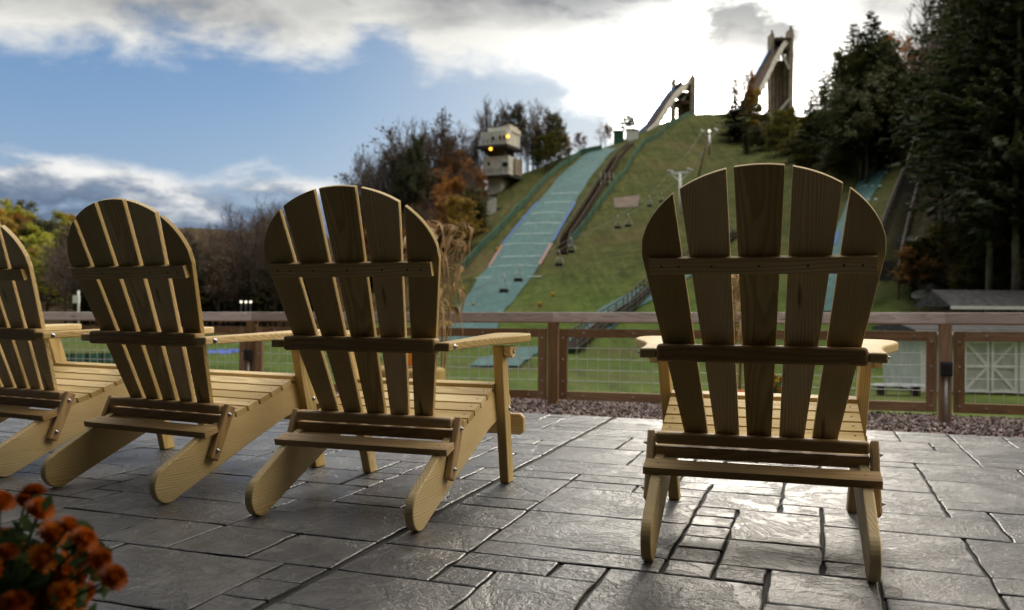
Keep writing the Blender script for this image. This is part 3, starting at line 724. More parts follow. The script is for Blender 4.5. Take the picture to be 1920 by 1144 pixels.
def mum(loc, label, rad, hgt, nf, pet, potm, potr, poth, fs_, seed, cx=None, name='potted_flowers', bias=None, nleaf=700, stray=()):
    random.seed(seed); t_ = thing(name, label, 'flowers', loc)
    m_ = MB(); m_.lathe([(potr*.7, 0), (potr*.75, .01), (potr*.95, poth*.85), (potr*1.06, poth*.86), (potr*1.06, poth), (potr*.93, poth), (potr*.9, poth*.9)], n=28); m_.build('pot', potm, t_)
    lf = MB(); stm = MB(); heads = []
    for _ in range(nf):
        a = random.uniform(0, 6.28); f_ = math.sqrt(random.random()); e_ = math.acos(1-f_*.95)
        dv = Vector((math.cos(a)*math.sin(e_), math.sin(a)*math.sin(e_), math.cos(e_)))
        heads.append(Vector((dv.x*rad, dv.y*rad, poth+hgt*.15+dv.z*hgt*.85))*1.+dv*random.uniform(-.02, .012))
    heads += [Vector(s_) for s_ in stray]
    for h in heads:
        stm.tube([Vector((h.x*.1, h.y*.1, poth*.85)), Vector((h.x*.55, h.y*.55, poth+(h.z-poth)*.5)), h], [.003, .0022, .0018], 5)
    for _ in range(nleaf):
        h = random.choice(heads); f_ = random.uniform(.25, .97); p = Vector((h.x*f_, h.y*f_, poth*.9+(h.z-poth*.9)*f_**.9)) + Vector([random.gauss(0, .018) for _ in range(3)])
        dv = Vector((random.gauss(0, 1), random.gauss(0, 1), random.gauss(.3, .6))).normalized(); sv = dv.orthogonal().normalized(); L = random.uniform(.007, .017)
        lf.add([p-dv*L, p-dv*L*.3+sv*L*.42, p+dv*L*.2+sv*L*.30, p+dv*L, p+dv*L*.2-sv*L*.3, p-dv*L*.3-sv*L*.42], [(0, 1, 2, 3), (0, 3, 4, 5)], 0)
    stm.build('stems', M['stemleaf'], t_); lf.build('leaves', M['stemleaf'], t_)
    # one bloom mesh, copied to each head
    bl = MB()
    for ring in range(7):
        npet = 16-ring; el = R(-14+ring*15); Lp = fs_*(1-.09*ring)
        for k in range(npet):
            a = 2*math.pi*(k+.5*(ring % 2))/npet+random.uniform(-.08, .08); o_ = Vector((math.cos(a)*math.cos(el), math.sin(a)*math.cos(el), math.sin(el))); sd_ = Vector((-math.sin(a), math.cos(a), 0)); up = o_.cross(sd_)*-1
            wv = fs_*.17; b0 = o_*Lp*.12
            bl.add([b0-sd_*wv*.3, b0+sd_*wv*.3, o_*Lp*.62+sd_*wv+up*.1*Lp, o_*Lp-up*.16*Lp+sd_*wv*.45, o_*Lp-up*.16*Lp-sd_*wv*.45, o_*Lp*.62-sd_*wv+up*.1*Lp], [(0, 1, 2, 5), (5, 2, 3, 4)], 0, None, True)
    bme = bl.mesh('bloom', [pet]); c0 = Vector((0, 0, poth+hgt*.1))
    for h in heads[:100]:
        b = bpy.data.objects.new('bloom', bme); COL.objects.link(b); b.parent = t_; b.location = h
        b.rotation_euler = ((h-c0).normalized()+Vector([random.gauss(0, .25) for _ in range(3)])).to_track_quat('Z', 'Y').to_euler(); s_ = random.uniform(.78, 1.12); b.scale = (s_, s_, s_*random.uniform(.8, 1.1))
    return t_
# foreground mound of orange flowers at the lower left, on a planter
pc = at(-18, 1000, 1.08)
st_ = []
for px, py, dd in ((214, 1082, 1.03), (190, 1048, 1.04), (160, 1010, 1.03), (130, 985, 1.04), (172, 1026, 1.06)):
    s_ = at(px, py, dd); st_.append((s_.x-pc.x, s_.y-pc.y, s_.z))
mum((pc.x, pc.y, 0), 'mound of orange flowers with green leaves in the lower left corner', .115, .20, 96, M['petal'], M['pot'], .10, .245, .0185, 5, name='potted_flowers', nleaf=1500, stray=st_)
q = at(1456, 738, 7.1); mum((q.x, q.y, -.19), 'small pot of yellow flowers seen through the slats of the chair standing alone', .14, .17, 45, M['petaly'], M['terracotta'], .11, .14, .022, 8)
q = at(1390, 752, 7.0)
t_ = thing('flower_pot', 'plain orange pot at the foot of the short corn stalks', 'pot', (q.x-.01, q.y, -.19)); m_ = MB()
m_.lathe([(.07, 0), (.075, .01), (.098, .15), (.108, .152), (.108, .18), (.09, .18), (.088, .15)], n=24); m_.build('pot', M['terracotta'], t_)
m_ = MB(); m_.disc((0, 0, .145), (0, 0, 1), .088, .01, 0, 20); m_.build('soil', M['bark'], t_)

# unseen wall and porch roof, added to shade the chair backs and near floor
lg_ = thing('shade_lodge', 'unseen wall and deep porch roof added to shade the near side of the patio', 'building', tuple(loc2(0, -2.1)), -TH)
m_ = MB(); m_.box((0, -.15, 2.4), (22, .3, 5.4)); m_.build('wall', M['dark'], lg_)
m_ = MB(); m_.box((0, 2.0, 3.0), (22, 4.3, .2)); m_.build('shade_roof', M['dark'], lg_)
m_ = MB(); m_.box((0, 4.17, 2.98), (22, .06, .3)); m_.build('fascia', M['cedar'], lg_)
# ================================================================== BUILDINGS ON THE FLAT
def frame_at(px, py, Y, rz=0):
    p = at(px, py, Y); return p
# shed with cross braced doors
SH = at(1728, 722, 32); gzs = gz(SH.x, SH.y)
sh = thing('shed', 'pale shed with white cross braced double doors beyond the right fence panel', 'shed', (SH.x, SH.y, gzs), R(-6))
m_ = MB(); m_.box((4.5, 2.2, 1.15+.02), (9, 4.4, 2.3)); m_.build('wall', M['sage'], sh)
m_ = MB()
for i in range(0, 46): m_.box((.1+i*.2, -.012, 1.12), (.03, .02, 2.16))
m_.build('batten', M['sage'], sh)
m_ = MB(); m_.prism([(-.35, 2.22), (4.75, 2.22), (4.75, 2.34), (2.2, 2.62), (-.35, 2.34)], 9.7, (4.5, 0, 0), Vector((0, 1, 0)), Vector((0, 0, 1)), Vector((1, 0, 0))); m_.build('roof', M['shingle'], sh)
m_ = MB(); m_.box((4.5, -.37, 2.24), (9.7, .04, .14)); m_.build('fascia', M['white'], sh)
for x in (.15, 3.55, 8.85):
    m_ = MB(); m_.box((x, -.03, 1.12), (.36 if x < 1 else .2, .05, 2.2)); m_.build('trim', M['white'], sh)
for x0 in (1.45, 2.42):
    d_ = MB(); d_.box((x0+.46, -.045, 1.0), (.9, .04, 1.9)); do = d_.build('door', M['sage'], sh)
    m_ = MB()
    for (c_, s_) in (((x0+.46, -.085, 1.92), (.9, .03, .1)), ((x0+.46, -.085, .1), (.9, .03, .1)), ((x0+.46, -.085, 1.0), (.9, .03, .1)), ((x0+.05, -.087, 1.0), (.1, .03, 1.94)), ((x0+.87, -.087, 1.0), (.1, .03, 1.94))): m_.box(c_, s_)
    fl = 1 if x0 < 2 else -1
    for z0, z1, s_ in ((.15, .95, fl), (1.05, 1.87, -fl)):
        xa, xb = (x0+.1, x0+.82) if s_ > 0 else (x0+.82, x0+.1)
        m_.beam((xa, -.082, z0), (xb, -.082, z1), .09, .02, (0, 1, 0))
    m_.build('door_brace', M['white'], do)
pv = at(1795, 575, 46); gp_ = gz(pv.x, pv.y)
pa = thing('pavilion', 'long low building with dark shingle roof and white fascia behind the right fence', 'building', (pv.x, pv.y, gp_), R(-4))
zt = pv.z-gp_
m_ = MB(); m_.prism([(0, zt), (5.2, zt), (2.6, zt+.95)], 13., (6.2, 0, 0), Vector((0, 1, 0)), Vector((0, 0, 1)), Vector((1, 0, 0))); m_.build('roof', M['shingle'], pa)
m_ = MB(); m_.box((6.2, -.02, zt-.05), (13.1, .05, .17)); m_.build('fascia', M['white'], pa)
for x in (.3, 1.9, 3.4, 5., 7., 9., 11.):
    m_ = MB(); m_.box((x, .35, (zt-.1)/2), (.14, .14, zt-.1)); m_.build('pillar', M['brown'], pa)
m_ = MB(); m_.box((6.2, 4., (zt-.3)/2), (12., .2, zt-.3)); m_.build('wall', M['dark'], pa)
# overturned white-grey cover left of the shed
q = at(1690, 700, 30); t_ = thing('covered_boat', 'long low pale covered shape lying on the grass left of the shed', 'cover', (q.x-.1, q.y, gz(q.x, q.y)))
m_ = MB()
vs = []; K, J = 14, 8
for i in range(K+1):
    x = -1.0+2.*i/K; wd = .42*math.sqrt(max(0, 1-(x/1.02)**2)); 
    for j in range(J+1):
        a = math.pi*j/J; vs.append((x, -wd*math.cos(a), .36+.07*math.sin(a)*math.sqrt(max(.02, 1-(x/1.05)**4))))
m_.add(vs, [(i*(J+1)+j, (i+1)*(J+1)+j, (i+1)*(J+1)+j+1, i*(J+1)+j+1) for i in range(K) for j in range(J)], 0, None, True); m_.build('cover', simple('grey cover', (.12, .13, .135), (.24, .25, .26), 2, .5), t_)
for x in (-.6, .6):
    m_ = MB(); m_.box((x, 0, .18), (.08, .6, .36)); m_.build('trestle', M['brown'], t_)

# green windscreen fence and tarps far left on the flat
a, b = at(105, 690, 42), at(335, 690, 44)
gf = thing('windscreen_fence', 'dark green boarded barrier on the flat grass beyond the two left chairs', 'fence', (a.x, a.y, gz(a.x, a.y)))
m_ = MB(); v0 = Vector((0, 0, .55)); v1 = Vector((b.x-a.x, b.y-a.y, .55+gz(b.x, b.y)-gz(a.x, a.y)))
m_.beam(v0, v1, 1.1, .06, (0, 1, 0)); m_.build('panel', M['net'], gf)
for i in range(9):
    p = v0.lerp(v1, i/8); m_ = MB(); m_.box((p.x, p.y-.06, p.z-.02), (.07, .05, 1.2)); m_.build('post', M['dark'], gf)
m_ = MB(); m_.beam(v0+Vector((0, -.05, .1)), v1+Vector((0, -.05, .1)), .07, .03, (0, 1, 0)); m_.build('rail', M['net'], gf)
for i, (px, py, dd, L, hh, mt_, nm, lb, ct) in enumerate([(408, 662, 50, .9, .35, 'bluetarp', 'tarpaulin', 'crumpled blue tarpaulin, left one on the teal mat beyond the fence', 'tarpaulin'),
        (436, 660, 51, .8, .3, 'bluetarp', 'tarpaulin', 'crumpled blue tarpaulin, right one on the teal mat beyond the fence', 'tarpaulin')]):
    p = at(px, py, dd); g_ = gz(p.x, p.y); t_ = MB(); vs = []
    for k in range(13):
        for j in range(7):
            x, y = -L+2*L*k/12, -.6+1.2*j/6; vs.append((x+random.gauss(0, .03), y, max(.02, (p.z-g_)+.0)+hh*.5*math.cos(x/L*1.4)*math.cos(y/.6*1.4)+random.gauss(0, .05)))
    t_.add(vs, [(k*7+j, (k+1)*7+j, (k+1)*7+j+1, k*7+j+1) for k in range(12) for j in range(6)], 0, None, True)
    o = t_.build(nm, M[mt_]); o.location = (p.x, p.y, g_); tag(o, lb, ct, 'blue tarpaulins beyond the fence')

# ================================================================== SKI HILL
def drape(name, mats, L, Rr, nseg=60, ncol=6, off=.14, parent=None, conv=True):
    """ribbon on the terrain between two lists of photo points"""
    def res_(P, n):
        P = [Vector(p) for p in P]; d_ = [0]
        for a, b in zip(P, P[1:]): d_.append(d_[-1]+(b-a).length)
        out = []
        for k in range(n+1):
            s_ = d_[-1]*k/n; i = max(0, min(len(P)-2, int(np.searchsorted(d_, s_, 'right'))-1)); f_ = (s_-d_[i])/max(1e-6, d_[i+1]-d_[i]); out.append(P[i].lerp(P[i+1], min(1, f_)))
        return out
    A = res_([hit(*p) for p in L], nseg); B = res_([hit(*p) for p in Rr], nseg)
    m_ = MB(); vs = []
    for p, q in zip(A, B):
        for j in range(ncol+1):
            c_ = p.lerp(q, j/ncol); vs.append((c_.x, c_.y, gz(c_.x, c_.y)+off))
    m_.add(vs, [(i*(ncol+1)+j, i*(ncol+1)+j+1, (i+1)*(ncol+1)+j+1, (i+1)*(ncol+1)+j) for i in range(nseg) for j in range(ncol)], 0, None, True)
    return m_.build(name, mats, parent)
SL = [(790, 640), (828, 605), (858, 578), (885, 545), (918, 500), (946, 455), (978, 415), (1010, 378), (1048, 332), (1085, 300), (1120, 281)]
SRt = [(925, 640), (935, 605), (950, 578), (978, 545), (1010, 500), (1036, 455), (1058, 415), (1080, 378), (1108, 332), (1134, 300), (1158, 279)]
ls = thing('landing_slope', 'long teal plastic mat landing slope with distance lines, left one on the hill', 'ski slope')
drape('mat', M['teal'], SL, SRt, 90, 8, .16, ls)
def interp(P, y):
    for (a, b), (c_, d_) in zip(P, P[1:]):
        if min(b, d_) <= y <= max(b, d_): return a+(c_-a)*(y-b)/(d_-b)
def cross(y, dy, mt_, x0=0., x1=1., thick=2.0, name='distance_line'):
    l0, r0 = (interp(SL, y), y), (interp(SRt, y+dy), y+dy)
    def pt(f_, o_): return (l0[0]+(r0[0]-l0[0])*f_, l0[1]+(r0[1]-l0[1])*f_+o_)
    drape(name, mt_, [pt(x0, 0), pt(x1, 0)], [pt(x0, thick), pt(x1, thick)], 8, 1, .22, ls)
for y, mt_, x0, x1 in ((365, 'whiteline', .2, .9), (382, 'whiteline', .2, .9), (403, 'whiteline', .1, .9), (422, 'whiteline', .1, .95), (441, 'whiteline', .1, .9), (461, 'whiteline', 0, 1), (484, 'whiteline', .1, .95), (503, 'whiteline', 0, .98), (523, 'whiteline', -.1, .2), (523, 'whiteline', .95, 1.2)):
    cross(y, -2.5, M[mt_], x0, x1, 1.3 if mt_ == 'whiteline' else 1.8)
def side(P, y0, y1, mt_, wd, name):
    ys = np.linspace(y0, y1, 12); drape(name, mt_, [(interp(P, y)-wd/2, y) for y in ys], [(interp(P, y)+wd/2, y) for y in ys], 24, 1, .23, ls)
side(SL, 380, 460, M['blue'], 4, 'side_line'); side(SRt, 380, 455, M['blue'], 4.5, 'side_line')
side(SL, 461, 502, M['redline'], 5, 'side_line'); side(SRt, 458, 498, M['redline'], 6, 'side_line')
drape('mat', M['teal'], [(880, 690), (905, 672), (940, 655)], [(975, 690), (1000, 668), (1013, 652)], 10, 4, .14, ls)
# the second, smaller teal run in the middle and the numbered run at the right
m2o = thing('landing_slope', 'short teal mat run beside the wooden stairway, low in the middle of the hill', 'ski slope')
drape('mat', M['teal'], [(1030, 662), (1075, 625), (1125, 580), (1170, 556), (1232, 528)], [(1068, 662), (1110, 632), (1190, 582), (1240, 556), (1300, 515)], 30, 5, .15, m2o)
m3 = thing('landing_slope', 'narrow teal landing slope with pale distance numbers behind the chair standing alone', 'ski slope')
drape('mat', M['teal'], [(1535, 585), (1552, 500), (1568, 430), (1590, 375), (1615, 335), (1640, 303)], [(1562, 585), (1585, 500), (1607, 430), (1632, 375), (1655, 335), (1681, 301)], 40, 5, .16, m3)
for y, xs in ((325, (1636, 1646, 1661)), (350, (1622, 1636, 1650)), (375, (1612, 1628, 1642))):
    for x in xs:
        for dx in (-2.6, .6): drape('distance_number', M['whiteline'], [(x+dx, y), (x+dx+2, y)], [(x+dx, y+3.4), (x+dx+2, y+3.4)], 2, 1, .24, m3)
drape('side_line', M['blue'], [(1558, 462), (1562, 450), (1566, 438)], [(1567, 462), (1571, 450), (1575, 438)], 3, 1, .24, m3)
o = drape('dirt_patch', simple('bare earth', (.10, .07, .05), (.17, .125, .10), .5, .95), [(1150, 372), (1152, 390)], [(1200, 366), (1196, 388)], 8, 6, .12); structure(o)

def wall_ribbon(name, label, pts, h, mt_, cat='netting', post=None):
    P = [hit(*p) for p in pts]; t_ = thing(name, label, cat, tuple(P[0])); o0 = P[0]; m_ = MB(); dense = []
    for a, b in zip(P, P[1:]):
        n = max(2, int((b-a).length/3))
        for k in range(n): c_ = a.lerp(b, k/n); dense.append(Vector((c_.x, c_.y, gz(c_.x, c_.y))))
    dense.append(P[-1]); pts_ = []; pt = MB(); pt.box((0, 0, h*.55), (.12, .12, h*1.1)); pme = pt.mesh('net_post', [M['dark']])
    for a, b in zip(dense, dense[1:]):
        a, b = a-o0, b-o0
        m_.add([a, b, b+Vector((0, 0, h)), a+Vector((0, 0, h))], [(0, 1, 2, 3)])
        m_.beam(a+Vector((0, 0, h)), b+Vector((0, 0, h)), .12, .12); pts_.append(a)
    m_.build('net', mt_, t_); 
    for a in pts_[::2]: o = bpy.data.objects.new('net_post', pme); COL.objects.link(o); o.parent = t_; o.location = a
    return t_
wall_ribbon('safety_net', 'dark green safety netting along the left edge of the long teal slope', [(1128, 282), (1090, 290), (1055, 312), (1028, 336), (1000, 364), (970, 396), (940, 430), (912, 458), (885, 488), (852, 520)], 1.3, M['net'])
wall_ribbon('safety_net', 'dark green safety netting climbing between the wooden stairway and the big grass slope', [(1296, 216), (1250, 240), (1212, 268), (1185, 300), (1160, 338), (1135, 372), (1110, 405), (1088, 436), (1066, 462)], 1.2, M['net'])
def stairway(name, label, pts, width, rail_h, mt_, cat='stairs', raise_=.4, step=1.6, legs=False):
    P = [hit(*p) if len(p) == 2 else at(*p) for p in pts]; o0 = P[0].copy(); t_ = thing(name, label, cat, tuple(o0)); d_ = []
    for a, b in zip(P, P[1:]):
        n = max(1, int((b-a).length/step))
        for k in range(n): c_ = a.lerp(b, k/n); d_.append(c_-o0)
    d_.append(P[-1]-o0); up = Vector((0, 0, 1)); deck, rails, posts = MB(), {-1: MB(), 1: MB()}, MB(); plist = []; posts.box((0, 0, (raise_+.3+rail_h)/2), (.12, .12, raise_+.3+rail_h)); pme = posts.mesh('post', [M['brown']])
    for a, b in zip(d_, d_[1:]):
        f_ = Vector((b.x-a.x, b.y-a.y, 0)).normalized(); s_ = Vector((f_.y, -f_.x, 0))
        for k in range(4): c_ = a.lerp(b, (k+.5)/4)+up*raise_; deck.beam(c_-s_*width/2, c_+s_*width/2, .34, .07)
        for q in (-1, 1):
            aa, bb = a+s_*q*width/2+up*raise_, b+s_*q*width/2+up*raise_
            deck.beam(aa-up*.1, bb-up*.1, .09, .26); rails[q].beam(aa+up*rail_h, bb+up*rail_h, .12, .14); rails[q].beam(aa+up*rail_h*.5, bb+up*rail_h*.5, .08, .12)
            plist.append(aa-up*(raise_+.3))
    deck.build('deck', mt_, t_); [rails[q].build('handrail', M['planks'], t_) for q in (-1, 1)]; 
    for a in plist: o = bpy.data.objects.new('post', pme); COL.objects.link(o); o.parent = t_; o.location = a
    return t_
stairway('hill_stairway', 'dark wooden stairway with rails climbing beside the right edge of the long teal slope', [(1055, 478), (1060, 452), (1078, 426), (1100, 392), (1120, 360), (1135, 335), (1152, 306), (1184, 272)], 1.6, 1.1, M['brown'])
stairway('hill_stairway', 'wooden stairway rising diagonally beside the short teal mat run', [(1066, 664), (1120, 622), (1180, 584), (1225, 540), (1300, 490), (1382, 442)], 1.5, 1.0, M['planks'], raise_=.6)
# inrun trestle at the right
tr = stairway('inrun_trestle', 'long raised dark timber inrun ramp descending along the edge of the right forest', [(1652, 575), (1662, 530), (1682, 450), (1700, 390), (1715, 345), (1735, 285)], 2.2, .9, M['dark'], 'ski ramp', raise_=1.8, step=2.5)
p = hit(1722, 268); t_ = thing('start_platform', 'small weathered timber platform at the top of the right forest ramp', 'platform', tuple(p))
m_ = MB(); m_.box((-1., 0, 1.1), (7., 3, .2)); m_.build('deck', M['planks'], t_)
for x in (-4.2, -2, 0, 2): m_ = MB(); m_.box((x, -1.3, .6), (.25, .25, 2.6)); m_.build('leg', M['planks'], t_)
m_ = MB(); m_.beam((-4.4, -1.4, 2.1), (2.4, -1.4, 2.1), .14, .14); m_.build('rail', M['planks'], t_)
q = hit(1720, 262); t_ = thing('jump_ramp', 'short steep ski ramp with pale sides above the timber platform', 'ski ramp', tuple(q)); q2 = at(1743, 222, q.y+9)-q
m_ = MB(); m_.beam((0, 0, .6), q2, 1.8, .3); m_.build('deck', M['planks'], t_)
for s_ in (-1, 1): m_ = MB(); m_.beam((s_*.95, 0, 1.), q2+Vector((s_*.95, 0, .4)), .12, .5); m_.build('side_board', M['white'], t_)
for f_ in (.35, .65, .95): m_ = MB(); z = q2.z*f_; m_.box((q2.x*f_, q2.y*f_, z/2-1.6), (.3, .3, z+3)); m_.build('leg', M['brown'], t_)

# judges' tower
jd = 203
def tower():
    b = at(938, 350, jd); g_ = gz(b.x, b.y); k = jd/F
    t_ = thing('judges_tower', 'three storey pale judges tower with overhanging upper boxes among the bare trees', 'tower', (b.x, b.y, g_), R(-25))
    Zb = lambda py: (at(938, py, jd).z-g_)
    def bx(name, px0, px1, y0, y1, dep, mt_, dy=0., par=t_):
        m_ = MB(); w_ = (px1-px0)*k; z1, z0 = Zb(y0), Zb(y1); m_.box((((px0+px1)/2-938)*k, dy, (z0+z1)/2), (w_, dep, z1-z0)); return m_.build(name, mt_, par)
    bx('base', 922, 950, 335, 372, 5.5, M['tanpanel'])
    lo_ = bx('lower_cabin', 915, 968, 298, 336, 7., M['tanpanel'])
    bx('gallery', 922, 955, 280, 300, 5., M['dark'])
    up_ = bx('upper_cabin', 912, 966, 252, 280, 7.2, M['tanpanel'], -.3)
    bx('parapet', 920, 966, 243, 253, 6., M['tanpanel'], .8)
    m_ = MB(); m_.prism([((912-938)*k, Zb(252)), ((968-938)*k, Zb(252)), ((960-938)*k, Zb(236)), ((930-938)*k, Zb(243))], 5., (0, 1.2, 0), Vector((1, 0, 0)), Vector((0, 0, 1)), Vector((0, 1, 0))); m_.build('roof', M['concrete'], t_)
    for (yy, x0, x1, dd_) in ((276, 903, 972, -4.6), (331, 906, 974, -4.5)):
        m_ = MB(); xa, xb = (x0-938)*k, (x1-938)*k; z = Zb(yy)
        for h_ in (.5, 1.05): m_.beam((xa, dd_, z+h_), (xb, dd_, z+h_), .07, .07)
        for q in range(9): m_.box((xa+(xb-xa)*q/8, dd_, z+.5), (.08, .08, 1.1))
        m_.build('railing', M['dark'], t_)
    for x0, x1, y0, y1 in ((906, 925, 298, 330), (958, 972, 300, 330)):
        bx('side_bay', x0, x1, y0, y1, 4., M['concrete'], 1.2)
    bx('deck', 905, 970, 278, 283, 8.6, M['dark'], -.4); bx('deck', 908, 972, 333, 337, 8.2, M['dark'])
    for i, (x0, x1, y0, y1, c_, f_) in enumerate([(950, 954, 261, 268, up_, -3.92), (958, 962, 261, 268, up_, -3.92), (925, 930, 308, 314, lo_, -3.52), (955, 966, 310, 318, lo_, -3.52), (935, 940, 262, 268, up_, -3.92)]):
        m_ = MB(); m_.box((((x0+x1)/2-938)*k, f_, (Zb(y0)+Zb(y1))/2), ((x1-x0)*k, .08, Zb(y0)-Zb(y1))); m_.build('window', M['glass'], c_)
    for x in (-3.5, 0, 3.5):
        m_ = MB(); m_.beam((x*.5, 0, 0), (x, 0, Zb(333)), .3, .3, (0, 1, 0)); m_.build('strut', M['brown'], t_)
    for px, py, f_ in ((970, 265, -4.5), (937, 286, -5.)):
        m_ = MB(); m_.lathe([(.05, -.38), (.34, -.2), (.40, .0), (.34, .2), (.05, .38)], (((px-938)*k), f_, Zb(py)), 12); m_.build('lamp', M['lampglow'], t_)
tower()
p = hit(932, 358); 
t_ = thing('floodlight', 'small white glowing lamp on a short pole below the judges tower', 'lamp', tuple(p)); m_ = MB(); m_.tube([(0, 0, 0), (0, 0, 1.2)], .08, 6); m_.build('pole', M['dark'], t_)
m_ = MB(); m_.lathe([(.05, -.3), (.25, -.15), (.3, 0), (.25, .15), (.05, .3)], (0, 0, 1.3), 10); m_.build('lamp', M['lampwhite'], t_)
p = hit(922, 400); t_ = thing('start_hut', 'small pale hut with a flat walkway at the left edge of the slope', 'hut', tuple(p)); m_ = MB(); m_.box((0, 0, 1.6), (2., 2., 4.)); m_.build('wall', M['tanpanel'], t_)
m_ = MB(); m_.box((0, 0, 3.7), (2.4, 2.4, .2)); m_.build('roof', M['shingle'], t_)
m_ = MB(); m_.box((3., 0, 1.0), (5., 1., .2)); m_.build('walkway', M['planks'], t_)
p = hit(1138, 345); t_ = thing('coaches_stand', 'small timber viewing stand with pale posts beside the hill stairway', 'stand', tuple(p)); m_ = MB(); m_.box((0, 0, 1.0), (3.2, 1.6, .2)); m_.build('deck', M['brown'], t_)
for x in (-1.4, -.5, .5, 1.4): m_ = MB(); m_.box((x, -.7, 1.1), (.18, .18, 2.6)); m_.build('post', M['tanpanel'], t_)
for px, w_, hh, lb in ((1160, 2.6, 1.8, 'small green start hut on the crest at the top of the teal slope'), (1185, 3.2, 1.6, 'small white start hut on the crest at the top of the teal slope')):
    p = at(px, 272, 236); t_ = thing('start_hut', lb, 'hut', (p.x, p.y, gz(p.x, p.y)-.5)); m_ = MB(); m_.box((0, 0, hh), (w_, 2., hh*2)); m_.build('wall', M['white'] if 'white' in lb else M['net'], t_); m_ = MB(); m_.box((0, 0, hh*2+.1), (w_+.4, 2.4, .2)); m_.build('roof', M['dark'], t_)

# inrun towers
def inrun(name, label, Yd, pil, wallpx, ramp, ramp_w, braces, platforms):
    base = at(pil[1][0], 216, Yd); g_ = gz(base.x, base.y)-1; t_ = thing(name, label, 'ski jump tower', (base.x, base.y, g_)); o0 = Vector((base.x, base.y, g_)); k = Yd/F
    def L(px, py, dy=0): return at(px, py, Yd+dy)-o0
    for px0, px1, yt_ in pil:
        a, b = L((px0+px1)/2, yt_), L((px0+px1)/2, 225); m_ = MB(); m_.box(((a.x+b.x)/2, 0, (a.z+0)/2), ((px1-px0)*k, 4., a.z)); m_.build('pillar', M['concrete'], t_)
        m_ = MB(); m_.box((a.x, -1.5, a.z+.4), ((px1-px0)*k*.5, .5, 1.4)); m_.build('railing', M['dark'], t_)
    x0, x1, y0, y1 = wallpx; a, b = L(x0, y0), L(x1, y1); m_ = MB(); m_.box(((a.x+b.x)/2, 1.5, (a.z+0)/2), (b.x-a.x, 1., a.z)); wl = m_.build('wall', M['concrete'], t_)
    nw = 5
    for j in range(nw):
        zz = a.z*(.25+.14*j); m_ = MB(); m_.box(((a.x+b.x)/2, .97, zz), (.5, .08, .9)); m_.build('window', M['dark'], wl)
    pr = [at(px, py, Yd+dy)-o0 for px, py, dy in ramp]; dk, sd_ = MB(), MB()
    for a, b in zip(pr, pr[1:]):
        f_ = Vector((b.x-a.x, b.y-a.y, 0)).normalized(); s_ = Vector((f_.y, -f_.x, 0))
        dk.beam(a-(b-a)*.02, b+(b-a)*.02, ramp_w, .7)
        for q in (-1, 1):
            sd_.beam(a+s_*q*ramp_w/2+Vector((0, 0, .7)), b+s_*q*ramp_w/2+Vector((0, 0, .7)), .3, 1.6, (0, 0, 1), 0 if q*s_.x < 0 else 1)
        m_ = MB(); n = 3
        for j in range(n):
            c_ = a.lerp(b, (j+.5)/n); gg = gz(c_.x+o0.x, c_.y+o0.y)-o0.z
            if c_.z-gg > 1.5: m_.box((c_.x, c_.y, (c_.z+gg)/2), (.35, .35, c_.z-gg))
        if m_.v: m_.build('trestle', M['brown'], t_)
    dk.build('inrun', M['brown'], t_); sd_.build('side_board', [M['blueedge'], M['tanpanel']], t_)
    for (ax, ay, bx_, by) in braces: m_ = MB(); m_.beam(L(ax, ay, -2.2), L(bx_, by, -2.2), .8, .5, (0, 1, 0)); m_.build('brace', M['tanpanel'], t_)
    for (x0, x1, y) in platforms: m_ = MB(); a, b = L(x0, y), L(x1, y); m_.box(((a.x+b.x)/2, -.5, a.z), (b.x-a.x, 5., 1.)); m_.build('platform', M['brown'], t_)
    return t_
inrun('ski_jump_tower', 'lower concrete ski jump tower at the crest above the left slope', 262, [(1260, 1265, 150), (1292, 1302, 146)], (1272, 1293, 172, 216), [(1288, 158, 0), (1262, 180, -6), (1240, 212, -10), (1222, 240, -14), (1205, 256, -18)], 3.2,
      [(1270, 200, 1292, 172), (1262, 212, 1275, 185)], [(1265, 1292, 165), (1262, 1292, 180), (1262, 1290, 196)])
inrun('ski_jump_tower', 'tallest concrete ski jump tower above the crest of the big grass slope', 285, [(1442, 1448, 66), (1476, 1484, 58)], (1446, 1478, 112, 218), [(1478, 72, 2), (1458, 92, -2), (1437, 130, -6), (1418, 168, -11), (1400, 205, -15), (1388, 226, -18)], 4.4,
      [(1458, 212, 1480, 186), (1465, 98, 1480, 130)], [(1448, 1478, 78), (1450, 1476, 96)])

# chair lift
lift = []
def lift_tower(px, pyb, pyt, w_, label, mt_):
    p = hit(px, pyb); hh = at(px, pyt, p.y).z-p.z; t_ = thing('lift_tower', label, 'lift tower', tuple(p), R(-35)); k = p.y/F
    m_ = MB(); m_.tube([(0, 0, -1), (0, 0, hh)], [.32, .22], 10); m_.build('mast', mt_, t_)
    m_ = MB(); m_.beam((-w_/2, 0, hh), (w_/2, 0, hh), .35, .35, (0, 0, 1)); m_.beam((-w_/2, 0, hh), (0, 0, hh-1.6), .18, .18, (0, 1, 0)); m_.beam((w_/2, 0, hh), (0, 0, hh-1.6), .18, .18, (0, 1, 0)); m_.build('crossarm', mt_, t_)
    for s_ in (-1, 1):
        m_ = MB(); m_.beam((s_*w_/2, -1.2, hh+.25), (s_*w_/2, 1.2, hh+.25), .16, .2)
        for j in range(4): m_.disc((s_*w_/2-.05, -1.05+j*.7, hh+.42), (1, 0, 0), .2, .1, 0, 10)
        m_.build('sheave', M['steel'], t_)
    M4 = Matrix.Translation(p) @ Matrix.Rotation(R(-35), 4, 'Z'); lift.append([M4 @ Vector((s_*w_/2, 0, hh+.5)) for s_ in (-1, 1)])
lift_tower(1330, 290, 247, 3.4, 'slim distant lift tower near the crest of the big grass slope', M['steel'])
